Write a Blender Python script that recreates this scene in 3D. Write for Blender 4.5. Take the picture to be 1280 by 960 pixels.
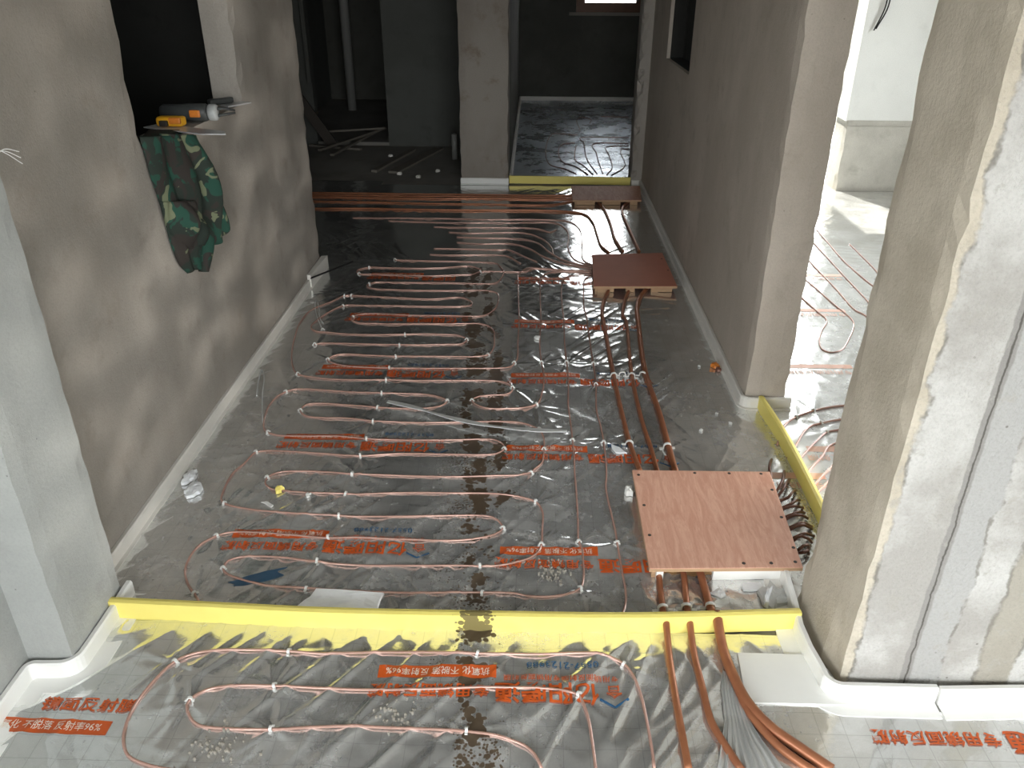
import bpy, bmesh, math, random
import numpy as np
from mathutils import Vector, Matrix
random.seed(7)
for o in list(bpy.data.objects): bpy.data.objects.remove(o)
SC = bpy.context.scene
COL = SC.collection

# ---------------------------------------------------------------- camera, light, exposure
cam_d = bpy.data.cameras.new('camera'); cam = bpy.data.objects.new('camera', cam_d); COL.objects.link(cam)
cam_d.sensor_width = 36.0; cam_d.lens = 1001.6 / 1280 * 36.0; cam_d.clip_start = .02; cam_d.clip_end = 200
cam.matrix_world = Matrix(((0.9996, -0.01728, 0.02246, 0), (0.02792, 0.46548, -0.88462, 0), (0.00484, 0.88489, 0.46578, 1.5), (0, 0, 0, 1)))
SC.camera = cam
SC.view_settings.view_transform = 'Standard'; SC.view_settings.look = 'None'
SC.view_settings.gamma = 1.0; SC.view_settings.use_curve_mapping = False
SC.view_settings.exposure = 0.12
SC.cycles.max_bounces = 10; SC.cycles.diffuse_bounces = 5; SC.cycles.glossy_bounces = 6
SC.cycles.caustics_reflective = True; SC.cycles.blur_glossy = 0.6
SC.cycles.sample_clamp_indirect = 6.0
try: SC.cycles.use_denoising = True
except Exception: pass

W = bpy.data.worlds.new('overcast_sky'); SC.world = W; W.use_nodes = True
nt = W.node_tree; nt.nodes.clear()
w_out = nt.nodes.new('ShaderNodeOutputWorld'); w_bg = nt.nodes.new('ShaderNodeBackground')
w_tc = nt.nodes.new('ShaderNodeTexCoord'); w_sx = nt.nodes.new('ShaderNodeSeparateXYZ'); w_cr = nt.nodes.new('ShaderNodeValToRGB')
w_cr.color_ramp.elements[0].position = .46; w_cr.color_ramp.elements[0].color = (.30, .29, .27, 1)
w_cr.color_ramp.elements[1].position = .54; w_cr.color_ramp.elements[1].color = (.95, .98, 1.0, 1)
w_ma = nt.nodes.new('ShaderNodeMath'); w_ma.operation = 'MULTIPLY_ADD'; w_ma.inputs[1].default_value = .5; w_ma.inputs[2].default_value = .5
nt.links.new(w_tc.outputs['Generated'], w_sx.inputs[0]); nt.links.new(w_sx.outputs['Z'], w_ma.inputs[0])
nt.links.new(w_ma.outputs[0], w_cr.inputs[0]); nt.links.new(w_cr.outputs[0], w_bg.inputs['Color']); nt.links.new(w_bg.outputs[0], w_out.inputs[0])
w_bg.inputs['Strength'].default_value = 11.0

def portal(name, loc, rot, sx, sy):          # daylight gathered at a window opening (no light of its own)
    d = bpy.data.lights.new(name, 'AREA'); d.shape = 'RECTANGLE'; d.size = sx; d.size_y = sy; d.cycles.is_portal = True
    o = bpy.data.objects.new(name, d); COL.objects.link(o); o.location = loc; o.rotation_euler = rot
    return o
R90 = math.pi / 2
portal('daylight_front_window', (.9, -2.58, 1.45), (R90, 0, 0), 2.6, 2.2)
portal('daylight_balcony_door', (1.85, 6.32, 1.2), (-R90, 0, 0), .8, 2.4)
portal('daylight_added_left_window', (-1.45, -1.0, 1.4), (0, -R90, 0), 2.1, 2.6)  # unseen window added to light the right pier and wall from the left
portal('daylight_side_window', (3.48, 4.1, 1.5), (0, R90, 0), 1.5, 1.4)
portal('daylight_far_window', (.88, 10.52, 1.62), (-R90, 0, 0), .8, 1.3)
sun_d = bpy.data.lights.new('sun', 'SUN'); sun_d.energy = 14.0; sun_d.angle = .012; sun_d.color = (1, .95, .86)
sun = bpy.data.objects.new('sun', sun_d); COL.objects.link(sun); sun.location = (3, 9, 6)
sun.rotation_euler = Vector((.22, -.55, -1.0)).to_track_quat('-Z', 'Y').to_euler()

# added noise-patterned spot, standing in for sun bounced off film onto the left wall
glint_d = bpy.data.lights.new('sun_glint_stand_in', 'SPOT'); glint_d.energy = 60; glint_d.spot_size = math.radians(74); glint_d.spot_blend = .6; glint_d.shadow_soft_size = .05; glint_d.color = (1, .95, .88)
glint = bpy.data.objects.new('sun_glint_stand_in', glint_d); COL.objects.link(glint); glint.location = (1.32, 2.12, .13)
glint.rotation_euler = Vector((-2.48, .55, .50)).to_track_quat('-Z', 'Y').to_euler()
glint_d.use_nodes = True; gt = glint_d.node_tree; g_em = gt.nodes['Emission']
g_tc = gt.nodes.new('ShaderNodeTexCoord'); g_mp = gt.nodes.new('ShaderNodeMapping'); g_mp.inputs['Rotation'].default_value = (0, 0, .7); g_mp.inputs['Scale'].default_value = (10, 24, 15)
g_no = gt.nodes.new('ShaderNodeTexNoise'); g_no.inputs['Scale'].default_value = 1.0; g_no.inputs['Detail'].default_value = 1.5
g_mr = gt.nodes.new('ShaderNodeMapRange'); g_mr.inputs[1].default_value = .46; g_mr.inputs[2].default_value = .78; g_mr.inputs[3].default_value = .12; g_mr.inputs[4].default_value = 2.2
gt.links.new(g_tc.outputs['Normal'], g_mp.inputs[0]); gt.links.new(g_mp.outputs[0], g_no.inputs['Vector']); gt.links.new(g_no.outputs['Fac'], g_mr.inputs[0]); gt.links.new(g_mr.outputs[0], g_em.inputs['Strength'])

# ---------------------------------------------------------------- helpers
def tag(o, label=None, cat=None, group=None, kind=None):
    if label: o['label'] = label
    if cat: o['category'] = cat
    if group: o['group'] = group
    if kind: o['kind'] = kind
    return o
def obj(name, bm, mat, parent=None, smooth=False):
    me = bpy.data.meshes.new(name); bm.to_mesh(me); bm.free()
    me.materials.append(mat)
    if smooth: me.polygons.foreach_set('use_smooth', [True] * len(me.polygons))
    o = bpy.data.objects.new(name, me); COL.objects.link(o)
    if parent: o.parent = parent
    return o
def empty(name, loc=(0, 0, 0)):
    o = bpy.data.objects.new(name, None); o.empty_display_size = .05; COL.objects.link(o); o.location = loc
    return o
def adopt(child, parent):                    # parent without moving
    child.parent = parent; child.matrix_parent_inverse = Matrix.Translation(parent.location).inverted()
    return child
def struct(name, bm, mat, smooth=False, label=None):
    o = obj(name, bm, mat, None, smooth); o['kind'] = 'structure'
    if label: o['label'] = label
    return o
def box(bm, x0, x1, y0, y1, z0, z1):
    v = [bm.verts.new(p) for p in ((x0,y0,z0),(x1,y0,z0),(x1,y1,z0),(x0,y1,z0),(x0,y0,z1),(x1,y0,z1),(x1,y1,z1),(x0,y1,z1))]
    for f in ((0,3,2,1),(4,5,6,7),(0,1,5,4),(1,2,6,5),(2,3,7,6),(3,0,4,7)): bm.faces.new([v[i] for i in f])
    return v
def bevel(bm, w, seg=2):
    bmesh.ops.bevel(bm, geom=bm.edges[:], offset=w, segments=seg, affect='EDGES', profile=.6)
def bbox(x0, x1, y0, y1, z0, z1, w=.003, seg=2):
    bm = bmesh.new(); box(bm, x0, x1, y0, y1, z0, z1); bevel(bm, w, seg); return bm
def gbox(bm, x0, x1, y0, y1, z0, z1, c=.05):  # box with gridded faces, so that its edges can be chipped
    b2 = bmesh.new()
    def grid(o, u, v, nu, nv):
        P = [[b2.verts.new(Vector(o) + Vector(u) * (i / nu) + Vector(v) * (j / nv)) for j in range(nv + 1)] for i in range(nu + 1)]
        for i in range(nu):
            for j in range(nv): b2.faces.new((P[i][j], P[i+1][j], P[i+1][j+1], P[i][j+1]))
    dx, dy, dz = x1-x0, y1-y0, z1-z0
    n = lambda d: max(1, min(160, int(round(d / c))))
    grid((x0,y0,z0),(0,dy,0),(dx,0,0),n(dy),n(dx)); grid((x0,y0,z1),(dx,0,0),(0,dy,0),n(dx),n(dy))
    grid((x0,y0,z0),(dx,0,0),(0,0,dz),n(dx),n(dz)); grid((x0,y1,z0),(0,0,dz),(dx,0,0),n(dz),n(dx))
    grid((x0,y0,z0),(0,0,dz),(0,dy,0),n(dz),n(dy)); grid((x1,y0,z0),(0,dy,0),(0,0,dz),n(dy),n(dz))
    bmesh.ops.remove_doubles(b2, verts=b2.verts[:], dist=1e-5)
    m = bpy.data.meshes.new('tmp'); b2.to_mesh(m); b2.free(); bm.from_mesh(m); bpy.data.meshes.remove(m)
def chip(bm, line, centre, amp=.012, reach=.02, lo=-1.0):   # knock a plaster edge about; line = (axis, a, b) fixed coords
    ax, a, b = line; i, j = [k for k in range(3) if k != ax]
    rs = random.Random(int(a * 1000) + int(b * 977) + ax)
    cache = {}
    for v in bm.verts:
        if abs(v.co[i]-a) < reach and abs(v.co[j]-b) < reach and v.co[ax] > lo:
            k = round(v.co[ax] / .045)
            if k not in cache: cache[k] = (rs.random() ** 2 * amp + .002, rs.random() ** 2 * amp + .002)
            v.co[i] += math.copysign(cache[k][0], centre[i] - a); v.co[j] += math.copysign(cache[k][1], centre[j] - b)
def catmull(P, step=.012):
    P = [Vector(p) for p in P]
    if len(P) < 3:
        n = max(1, int((P[1]-P[0]).length / step)); return [P[0].lerp(P[1], i / n) for i in range(n + 1)]
    out = []
    for i in range(len(P) - 1):
        p0 = P[i-1] if i else P[0] * 2 - P[1]; p1, p2 = P[i], P[i+1]; p3 = P[i+2] if i + 2 < len(P) else P[-1] * 2 - P[-2]
        d01, d12, d23 = [max((a-b).length, 1e-4) ** .5 for a, b in ((p0,p1),(p1,p2),(p2,p3))]
        m1 = (p2-p1) + ((p1-p0) / d01 - (p2-p0) / (d01+d12)) * d12
        m2 = (p2-p1) + ((p3-p2) / d23 - (p3-p1) / (d12+d23)) * d12
        n = max(1, int((p2-p1).length / step))
        for k in range(n):
            t = k / n; t2, t3 = t*t, t*t*t
            out.append(p1*(2*t3-3*t2+1) + m1*(t3-2*t2+t) + p2*(-2*t3+3*t2) + m2*(t3-t2))
    out.append(P[-1]); return out
def tube(P, r, n=8, bm=None, taper=None):
    bm = bm or bmesh.new(); P = [Vector(p) for p in P]; rings = []; up = Vector((0, 0, 1))
    for i, p in enumerate(P):
        t = (P[min(i+1, len(P)-1)] - P[max(i-1, 0)]).normalized()
        if abs(t.dot(up)) > .95: up = Vector((0, 1, 0)) if abs(t.y) < .9 else Vector((1, 0, 0))
        s = t.cross(up).normalized(); u = s.cross(t)
        rr = r * (taper(i / max(1, len(P)-1)) if taper else 1)
        rings.append([bm.verts.new(p + (s * math.cos(a) + u * math.sin(a)) * rr) for a in [2 * math.pi * k / n for k in range(n)]])
    for a, b in zip(rings, rings[1:]):
        for k in range(n): bm.faces.new((a[k], a[(k+1) % n], b[(k+1) % n], b[k]))
    bm.faces.new(rings[0][::-1]); bm.faces.new(rings[-1])
    return bm
def lathe(prof, loc, axis, n=20, bm=None):    # prof = [(along, radius)]
    bm = bm or bmesh.new(); q = Vector((0, 0, 1)).rotation_difference(Vector(axis)); rings = []
    for h, r in prof: rings.append([bm.verts.new(Vector(loc) + q @ Vector((r * math.cos(2*math.pi*k/n), r * math.sin(2*math.pi*k/n), h))) for k in range(n)])
    for a, b in zip(rings, rings[1:]):
        for k in range(n): bm.faces.new((a[k], a[(k+1) % n], b[(k+1) % n], b[k]))
    bm.faces.new(rings[0][::-1]); bm.faces.new(rings[-1]); return bm
def prism(poly, z0, z1, bm=None):
    bm = bm or bmesh.new(); a = [bm.verts.new((x, y, z0)) for x, y in poly]; b = [bm.verts.new((x, y, z1)) for x, y in poly]
    bm.faces.new(a[::-1]); bm.faces.new(b)
    for i in range(len(poly)): j = (i+1) % len(poly); bm.faces.new((a[i], a[j], b[j], b[i]))
    return bm
def sweep(path, prof):                        # path in plan, prof = [(offset to the left of travel, z)]
    bm = bmesh.new(); P = [Vector((x, y)) for x, y in path]; rings = []
    for i, p in enumerate(P):
        a = (P[i] - P[i-1]).normalized() if i else (P[1] - P[0]).normalized()
        b = (P[i+1] - P[i]).normalized() if i + 1 < len(P) else a
        na, nb = Vector((-a.y, a.x)), Vector((-b.y, b.x)); m = (na + nb).normalized(); k = 1 / max(.4, m.dot(na))
        rings.append([bm.verts.new((p.x + m.x * k * d, p.y + m.y * k * d, z)) for d, z in prof])
    n = len(prof)
    for a, b in zip(rings, rings[1:]):
        for k in range(n): bm.faces.new((a[k], b[k], b[(k+1) % n], a[(k+1) % n]))
    bm.faces.new(rings[0]); bm.faces.new(rings[-1][::-1])
    bmesh.ops.recalc_face_normals(bm, faces=bm.faces[:]); return bm

# ---------------------------------------------------------------- materials
class NB:                                     # a small node-graph builder
    def __init__(s, name):
        s.m = bpy.data.materials.new(name); s.m.use_nodes = True; s.t = s.m.node_tree
        s.b = s.t.nodes['Principled BSDF']; s.pos = s.n('ShaderNodeNewGeometry').outputs['Position']
    def n(s, kind, **kw):
        x = s.t.nodes.new(kind)
        for k, v in kw.items():
            if hasattr(x, k): setattr(x, k, v)
        return x
    def put(s, sock, v):
        if hasattr(v, 'is_output'): s.t.links.new(v, sock)
        else: sock.default_value = v if not (isinstance(v, tuple) and len(v) == 3 and sock.type == 'RGBA') else (*v, 1)
    def math(s, op, a, b=0.0, c=None):
        x = s.n('ShaderNodeMath', operation=op); s.put(x.inputs[0], a); s.put(x.inputs[1], b)
        if c is not None: s.put(x.inputs[2], c)
        return x.outputs[0]
    def smooth(s, v, a, b, to0=0.0, to1=1.0):
        x = s.n('ShaderNodeMapRange', interpolation_type='SMOOTHSTEP'); s.put(x.inputs[0], v)
        for i, q in enumerate((a, b, to0, to1)): x.inputs[i+1].default_value = q
        return x.outputs[0]
    def mix(s, f, a, b):
        x = s.n('ShaderNodeMix', data_type='RGBA'); s.put(x.inputs[0], f); s.put(x.inputs[6], a); s.put(x.inputs[7], b); return x.outputs[2]
    def scaled(s, sc):
        x = s.n('ShaderNodeMapping'); s.put(x.inputs['Vector'], s.pos); x.inputs['Scale'].default_value = sc; return x.outputs[0]
    def noise(s, scale, detail=4, rough=.55, vec=None, dist=0.0):
        x = s.n('ShaderNodeTexNoise'); s.put(x.inputs['Vector'], vec or s.pos); x.inputs['Scale'].default_value = scale
        x.inputs['Detail'].default_value = detail; x.inputs['Roughness'].default_value = rough; x.inputs['Distortion'].default_value = dist
        return x.outputs['Fac']
    def voro(s, scale, vec=None, out='Distance'):
        x = s.n('ShaderNodeTexVoronoi'); s.put(x.inputs['Vector'], vec or s.pos); x.inputs['Scale'].default_value = scale; return x.outputs[out]
    def xyz(s):
        x = s.n('ShaderNodeSeparateXYZ'); s.put(x.inputs[0], s.pos); return x.outputs
    def bump(s, h, strength=.3, dist=.01):
        x = s.n('ShaderNodeBump'); s.put(x.inputs['Height'], h); s.put(x.inputs['Strength'], strength); x.inputs['Distance'].default_value = dist
        s.put(s.b.inputs['Normal'], x.outputs[0])
    def set(s, **kw):
        for k, v in kw.items(): s.put(s.b.inputs[k.replace('_', ' ')], v)
        return s.m
def plain(name, col, rough=.6, metal=0.0, var=.12, scale=30, bump=.0, **kw):
    b = NB(name); c2 = tuple(x * (1 - var) for x in col)
    b.set(Base_Color=b.mix(b.noise(scale), c2, col), Roughness=rough, Metallic=metal, **kw)
    if bump: b.bump(b.noise(scale * 3, 5), bump, .004)
    return b.m
def concrete(name, c1, c2, c3, pits=True, streak=False, bump=.35):
    b = NB(name)
    big = b.noise(1.7, 5, .6, b.scaled((1, 1, .55) if streak else (1, 1, 1)))
    med = b.noise(7, 6, .65); fine = b.noise(160, 3, .7)
    c = b.mix(b.smooth(big, .36, .64), c1, c2); c = b.mix(b.smooth(med, .52, .75, 0, .75), c, c3)
    c = b.mix(b.smooth(fine, .35, .75, 0, .25), c, tuple(x * .72 for x in c1))
    if pits:
        p = b.smooth(b.voro(26), .03, .075, 1, 0); p = b.math('MULTIPLY', p, b.smooth(b.noise(5, 2), .52, .62))
        c = b.mix(b.math('MULTIPLY', p, .65), c, tuple(x * .35 for x in c1))
    b.set(Base_Color=c, Roughness=.92)
    b.bump(b.math('ADD', b.math('MULTIPLY', fine, .35), b.math('MULTIPLY', med, 1.0)), bump, .012)
    return b.m

def mud_mask(b):                              # wet muddy footprints tracked along the corridor
    o = b.xyz(); x, y = o[0], o[1]
    w = b.math('SUBTRACT', b.noise(2.2, 2), .5)
    cx = b.math('ADD', b.math('MULTIPLY_ADD', y, -.078, -.004), b.math('MULTIPLY', w, .10))
    d1 = b.math('ABSOLUTE', b.math('SUBTRACT', x, cx))
    d2 = b.math('ABSOLUTE', b.math('SUBTRACT', x, b.math('ADD', cx, .088)))
    f1 = b.smooth(d1, .012, .075, 1, 0)
    f2 = b.math('MULTIPLY', b.smooth(d2, .008, .05, 1, 0), b.smooth(y, 1.85, 2.1))
    f = b.math('MAXIMUM', f1, f2)
    f = b.math('MULTIPLY', f, b.smooth(y, 4.6, 4.0))
    clump = b.smooth(b.noise(9, 2), .36, .60)
    blobs = b.voro(64); r = b.math('MULTIPLY', b.math('MULTIPLY', f, clump), .95)
    m1 = b.smooth(b.math('SUBTRACT', blobs, r), -.08, .02, 1, 0)
    sp = b.voro(120); f3 = b.math('MULTIPLY', b.smooth(d1, .02, .22, 1, 0), b.smooth(b.noise(6, 2), .48, .62))
    m2 = b.smooth(b.math('SUBTRACT', sp, b.math('MULTIPLY', f3, .44)), -.06, .02, 1, 0)
    m2 = b.math('MULTIPLY', m2, b.smooth(y, 3.4, 3.0))
    return b.math('MAXIMUM', m1, m2)

def film_mat(name, grid=True, mud=True, dust=.35, base=(.80, .81, .80), dcol=(.48, .47, .45)):
    b = NB(name); o = b.xyz()
    c = base
    if grid:
        gx = b.math('ABSOLUTE', b.math('SUBTRACT', b.math('FRACT', b.math('DIVIDE', o[0], .0565)), .5))
        gy = b.math('ABSOLUTE', b.math('SUBTRACT', b.math('FRACT', b.math('DIVIDE', o[1], .0565)), .5))
        g = b.smooth(b.math('MINIMUM', gx, gy), .008, .018, .45, 0)
        c = b.mix(g, c, (.30, .31, .30))
    du = b.math('MULTIPLY', b.smooth(b.noise(3.2, 6, .7), .36, .66, .45, 1), b.math('MULTIPLY', b.smooth(o[1], 2.2, 4.4, 1, .50), dust))
    du = b.math('ADD', du, b.math('MULTIPLY', b.smooth(b.noise(38, 4, .7), .52, .80, 0, .16), b.smooth(o[1], 3.0, 4.6, 1, .3)))
    c = b.mix(du, c, dcol); metal = b.math('SUBTRACT', 1.0, b.math('MULTIPLY', du, .85))
    rough = b.math('ADD', b.math('MULTIPLY', b.noise(14, 3), .08), b.math('MULTIPLY_ADD', du, .34, .05))
    if mud:
        m = mud_mask(b); c = b.mix(m, c, (.085, .060, .038)); metal = b.math('MULTIPLY', metal, b.math('SUBTRACT', 1.0, m))
        rough = b.math('MAXIMUM', rough, b.math('MULTIPLY', m, .42))
    b.set(Base_Color=c, Metallic=metal, Roughness=rough)
    b.bump(b.math('ADD', b.noise(26, 3, .6, dist=1.2), b.math('MULTIPLY', b.noise(85, 2), .25)), .05, .012)
    return b.m

M = {}
M['wall'] = concrete('brown_grey_render', (.29, .262, .228), (.37, .342, .305), (.25, .222, .19), streak=True)
M['wall_dark'] = concrete('dim_room_render', (.085, .085, .072), (.11, .11, .095), (.07, .068, .058))  # wall colour darkened to paint in the dimness of the back rooms
M['wall_warm'] = concrete('brown_render', (.42, .37, .31), (.52, .465, .40), (.36, .315, .26), streak=True)  # browner wall render, lightened to hold the light this side gets
M['stained'] = concrete('stained_render', (.25, .22, .19), (.33, .30, .265), (.19, .145, .11), streak=True)
M['pale'] = concrete('smooth_grey_render', (.085, .088, .078), (.10, .104, .094), (.07, .072, .065), bump=.2)  # dimness of the distant hall is put into this dark grey
M['jamb'] = concrete('pale_cement_render', (.35, .36, .345), (.43, .44, .42), (.32, .32, .305), bump=.25)
M['white_wall'] = concrete('white_putty', (.72, .74, .72), (.78, .80, .78), (.66, .68, .66), pits=False, bump=.15)
M['raw'] = concrete('raw_concrete', (.42, .41, .37), (.56, .55, .50), (.33, .32, .28), bump=.7)
M['shade_black'] = concrete('shade_black_render', (.020, .020, .018), (.028, .028, .025), (.015, .015, .013))  # near-black painted in for the darkness of the unlit room and recess
M['slab'] = concrete('concrete_slab', (.20, .19, .17), (.26, .25, .22), (.15, .14, .12))
M['ceil'] = concrete('ceiling_putty', (.66, .66, .64), (.74, .74, .72), (.60, .60, .58))
M['foam'] = plain('white_foam', (.83, .83, .80), .55, var=.06, scale=18, bump=.12)
M['foam_grey'] = plain('dusty_foam', (.74, .72, .67), .6, var=.15, scale=18, bump=.12)
b = NB('yellow_foam'); mk = mud_mask(b)
b.set(Base_Color=b.mix(b.math('MULTIPLY', mk, .85), b.mix(b.noise(12), (.78, .66, .16), (.84, .73, .20)), (.10, .075, .04)), Roughness=.5); b.bump(b.noise(90, 3), .1, .003); M['yellow'] = b.m
M['film'] = film_mat('reflective_film_corridor', dust=.40)
M['film_wrap'] = plain('pinched_film', (.72, .73, .72), .22, .6, var=.1)
M['film_front'] = film_mat('reflective_film_front', dust=.34, dcol=(.58, .58, .57))
M['film_bright'] = film_mat('reflective_film_side_room', mud=False, dust=.8, dcol=(.54, .55, .54))  # side room brightness is put into paler, heavier dust
M['film_far'] = film_mat('reflective_film_far_room', mud=False, grid=False, dust=1.6, base=(.74, .80, .86), dcol=(.40, .45, .50))  # bluish window light is put into the base and dust colours
M['orange'] = plain('orange_print', (.62, .10, .012), .45, var=.25, scale=60)
M['pale_print'] = plain('pale_orange_print', (.80, .50, .38), .5, var=.2, scale=60)  # paler orange for the side room print
M['blue'] = plain('blue_print', (.02, .10, .22), .45, var=.2)
M['white_print'] = plain('white_print', (.80, .72, .62), .5, var=.1)
M['tube'] = plain('copper_brown_plastic', (.54, .33, .27), .18, .25, var=.25, scale=9)
b = NB('copper_pipe_plastic'); b.set(Base_Color=b.mix(b.noise(24, 4), (.24, .085, .045), (.46, .19, .09)), Roughness=b.math('MULTIPLY_ADD', b.noise(40), .3, .2), Metallic=.35); M['pipe'] = b.m
M['dark_tube'] = plain('brown_plastic', (.17, .075, .05), .35, .2, var=.2)
M['clip'] = plain('white_plastic', (.68, .68, .66), .4, var=.05)
b = NB('plywood_face'); g = b.noise(5, 6, .65, b.scaled((9, 1.3, 9)), 1.5)
c = b.mix(b.smooth(g, .35, .7), (.56, .29, .20), (.68, .40, .29)); c = b.mix(b.smooth(b.noise(60, 4, .6, b.scaled((6, 1, 1))), .55, .75, 0, .35), c, (.33, .14, .09))
b.set(Base_Color=c, Roughness=.62); b.bump(g, .08, .004); M['ply'] = b.m
M['ply_red'] = plain('red_plywood', (.52, .20, .13), .6, var=.2, scale=14)
b = NB('plywood_edge'); z = b.xyz()[2]; b.set(Base_Color=b.mix(b.smooth(b.math('FRACT', b.math('MULTIPLY', z, 260)), .35, .6), (.50, .34, .20), (.30, .17, .09)), Roughness=.75); M['ply_edge'] = b.m
M['dark'] = plain('dark_hole', (.02, .015, .01), .6)
M['sawdust'] = plain('sawdust', (.42, .24, .10), .9, var=.6, scale=140, bump=.5)
M['paper'] = plain('white_paper', (.80, .82, .84), .7, var=.05)
M['foil'] = plain('silver_foil', (.93, .94, .95), .5, .0, var=.06, scale=30, bump=.25)
M['plastic'] = plain('grey_film_strip', (.60, .61, .60), .4, var=.2)
M['steel'] = plain('worn_steel', (.70, .71, .72), .35, .45, var=.15)
M['tool_grey'] = plain('grey_rubber', (.05, .055, .055), .5, var=.3)
M['tool_yellow'] = plain('yellow_plastic', (.80, .40, .02), .4, var=.1)
M['tool_orange'] = plain('orange_plastic', (.70, .22, .03), .4, var=.3, scale=200)
M['tape'] = plain('clear_tape', (.45, .47, .47), .25, var=.3, scale=120)
M['wood_brown'] = plain('brown_window_frame', (.16, .065, .025), .5, var=.3, scale=20)
M['plank'] = plain('weathered_plank', (.20, .18, .15), .8, var=.3, scale=12, bump=.3)
M['board'] = plain('dark_board', (.06, .05, .04), .7, var=.3)
M['pvc'] = plain('white_pvc', (.30, .30, .28), .4, var=.1)
M['black'] = plain('black_cable', (.012, .012, .012), .4)
M['crumb'] = plain('mortar', (.36, .33, .28), .9, var=.4, scale=90)
M['blue_tint'] = plain('faint_blue_tint', (.07, .16, .27), .35, .4, var=.3)  # thin blue tint laid on the film as a patch
b = NB('camouflage_cloth')
v1 = b.noise(9, 3, .5, dist=1.0); v2 = b.noise(11, 2, .5, b.scaled((1.0, 1.4, .8)), 1.2); v3 = b.noise(14, 2, .5, b.scaled((1.3, 1, 1.1)), .8)
c = b.mix(b.smooth(v1, .49, .51), (.012, .062, .042), (.016, .026, .019)); c = b.mix(b.smooth(v2, .565, .58), c, (.030, .024, .020)); c = b.mix(b.smooth(v3, .62, .635), c, (.15, .17, .10))
b.set(Base_Color=c, Roughness=.85); b.bump(b.noise(500, 2), .15, .002); M['camo'] = b.m
b = NB('window_glass'); b.set(Base_Color=(1, 1, 1), Roughness=.02, Transmission_Weight=1.0, IOR=1.45); M['glass'] = b.m
# right pier front: vertical bands of skim coat, a plastered chase and bare render
b = NB('patched_pier_render'); o = b.xyz()
wob = b.math('SUBTRACT', b.noise(11, 4, .65), .5); x = b.math('ADD', o[0], b.math('MULTIPLY', wob, .05)); xs = b.math('ADD', o[0], b.math('MULTIPLY', wob, .02))
brown = b.mix(b.smooth(b.noise(6, 5, .6), .35, .65), (.40, .355, .28), (.50, .45, .365)); skim = b.mix(b.smooth(b.noise(5, 5, .65), .35, .7), (.33, .315, .29), (.49, .48, .455)); chase = b.mix(b.noise(9, 4), (.33, .325, .31), (.37, .365, .35))
f_s = b.math('MULTIPLY', b.smooth(x, .742, .750), 1.0)
c = b.mix(f_s, brown, skim); c = b.mix(b.math('MULTIPLY', b.smooth(xs, .858, .862), b.smooth(xs, .884, .880)), c, (.24, .23, .215)); c = b.mix(b.smooth(xs, .878, .884), c, chase)
c = b.mix(b.smooth(x, .945, .952), c, skim); c = b.mix(b.smooth(x, 1.02, 1.03), c, b.mix(b.noise(7, 5, .65), (.24, .22, .18), (.38, .355, .30))); c = b.mix(b.smooth(x, 1.10, 1.11), c, skim)
sp = b.math('MULTIPLY', b.smooth(b.noise(17, 6, .75), .56, .66), b.smooth(o[0], .727, .735)); c = b.mix(b.math('MULTIPLY', sp, .6), c, (.33, .315, .28))
c = b.mix(b.smooth(b.noise(150, 3), .4, .8, 0, .25), c, (.2, .19, .17)); nx = b.n('ShaderNodeSeparateXYZ'); ge = b.n('ShaderNodeNewGeometry'); b.t.links.new(ge.outputs['Normal'], nx.inputs[0])
side = b.smooth(b.math('ABSOLUTE', nx.outputs[0]), .7, .9); spl = b.smooth(b.noise(8, 5, .7), .66, .72)
pit = b.smooth(b.voro(24), .03, .09, .7, 0)
c = b.mix(side, c, b.mix(spl, brown, (.42, .40, .37))); c = b.mix(b.math('MULTIPLY', pit, b.smooth(b.noise(4, 2), .5, .6)), c, (.10, .09, .075))
for e, w in ((.748, .007), (.949, .006), (1.025, .008), (1.105, .006)):
    ln = b.math('MULTIPLY', b.smooth(b.math('ABSOLUTE', b.math('SUBTRACT', x, e)), .001, w, 1, 0), b.smooth(b.noise(13, 4, .7), .40, .56))
    c = b.mix(b.math('MULTIPLY', ln, b.math('SUBTRACT', .75, b.math('MULTIPLY', side, .75))), c, (.16, .15, .125))
ck = b.smooth(b.math('ABSOLUTE', b.math('SUBTRACT', xs, b.math('MULTIPLY_ADD', b.noise(6, 3), .012, .866))), .0008, .003, 1, 0); c = b.mix(b.math('MULTIPLY', ck, b.math('SUBTRACT', .9, b.math('MULTIPLY', side, .9))), c, (.07, .065, .055))
b.set(Base_Color=c, Roughness=.93); b.bump(b.math('ADD', b.math('ADD', b.math('MULTIPLY', f_s, .6), b.math('MULTIPLY', b.noise(16, 7, .75), 1.0)), b.math('MULTIPLY', b.noise(120, 3), .35)), b.math('MULTIPLY_ADD', side, -.38, .65), .016); M['pier'] = b.m

# ---------------------------------------------------------------- the shell
H = 2.75
bm = bmesh.new(); box(bm, -8, 1.44, -2.9, 12, -.12, 0); box(bm, 1.44, 3.6, -2.9, 6.3, -.12, 0); struct('floor', bm, M['slab'])
bm = bmesh.new(); box(bm, -8, 1.45, -2.9, 10.55, H, H + .15); box(bm, 1.45, 3.6, -2.9, 6.3, H, H + .15); struct('ceiling', bm, M['ceil'])
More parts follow.
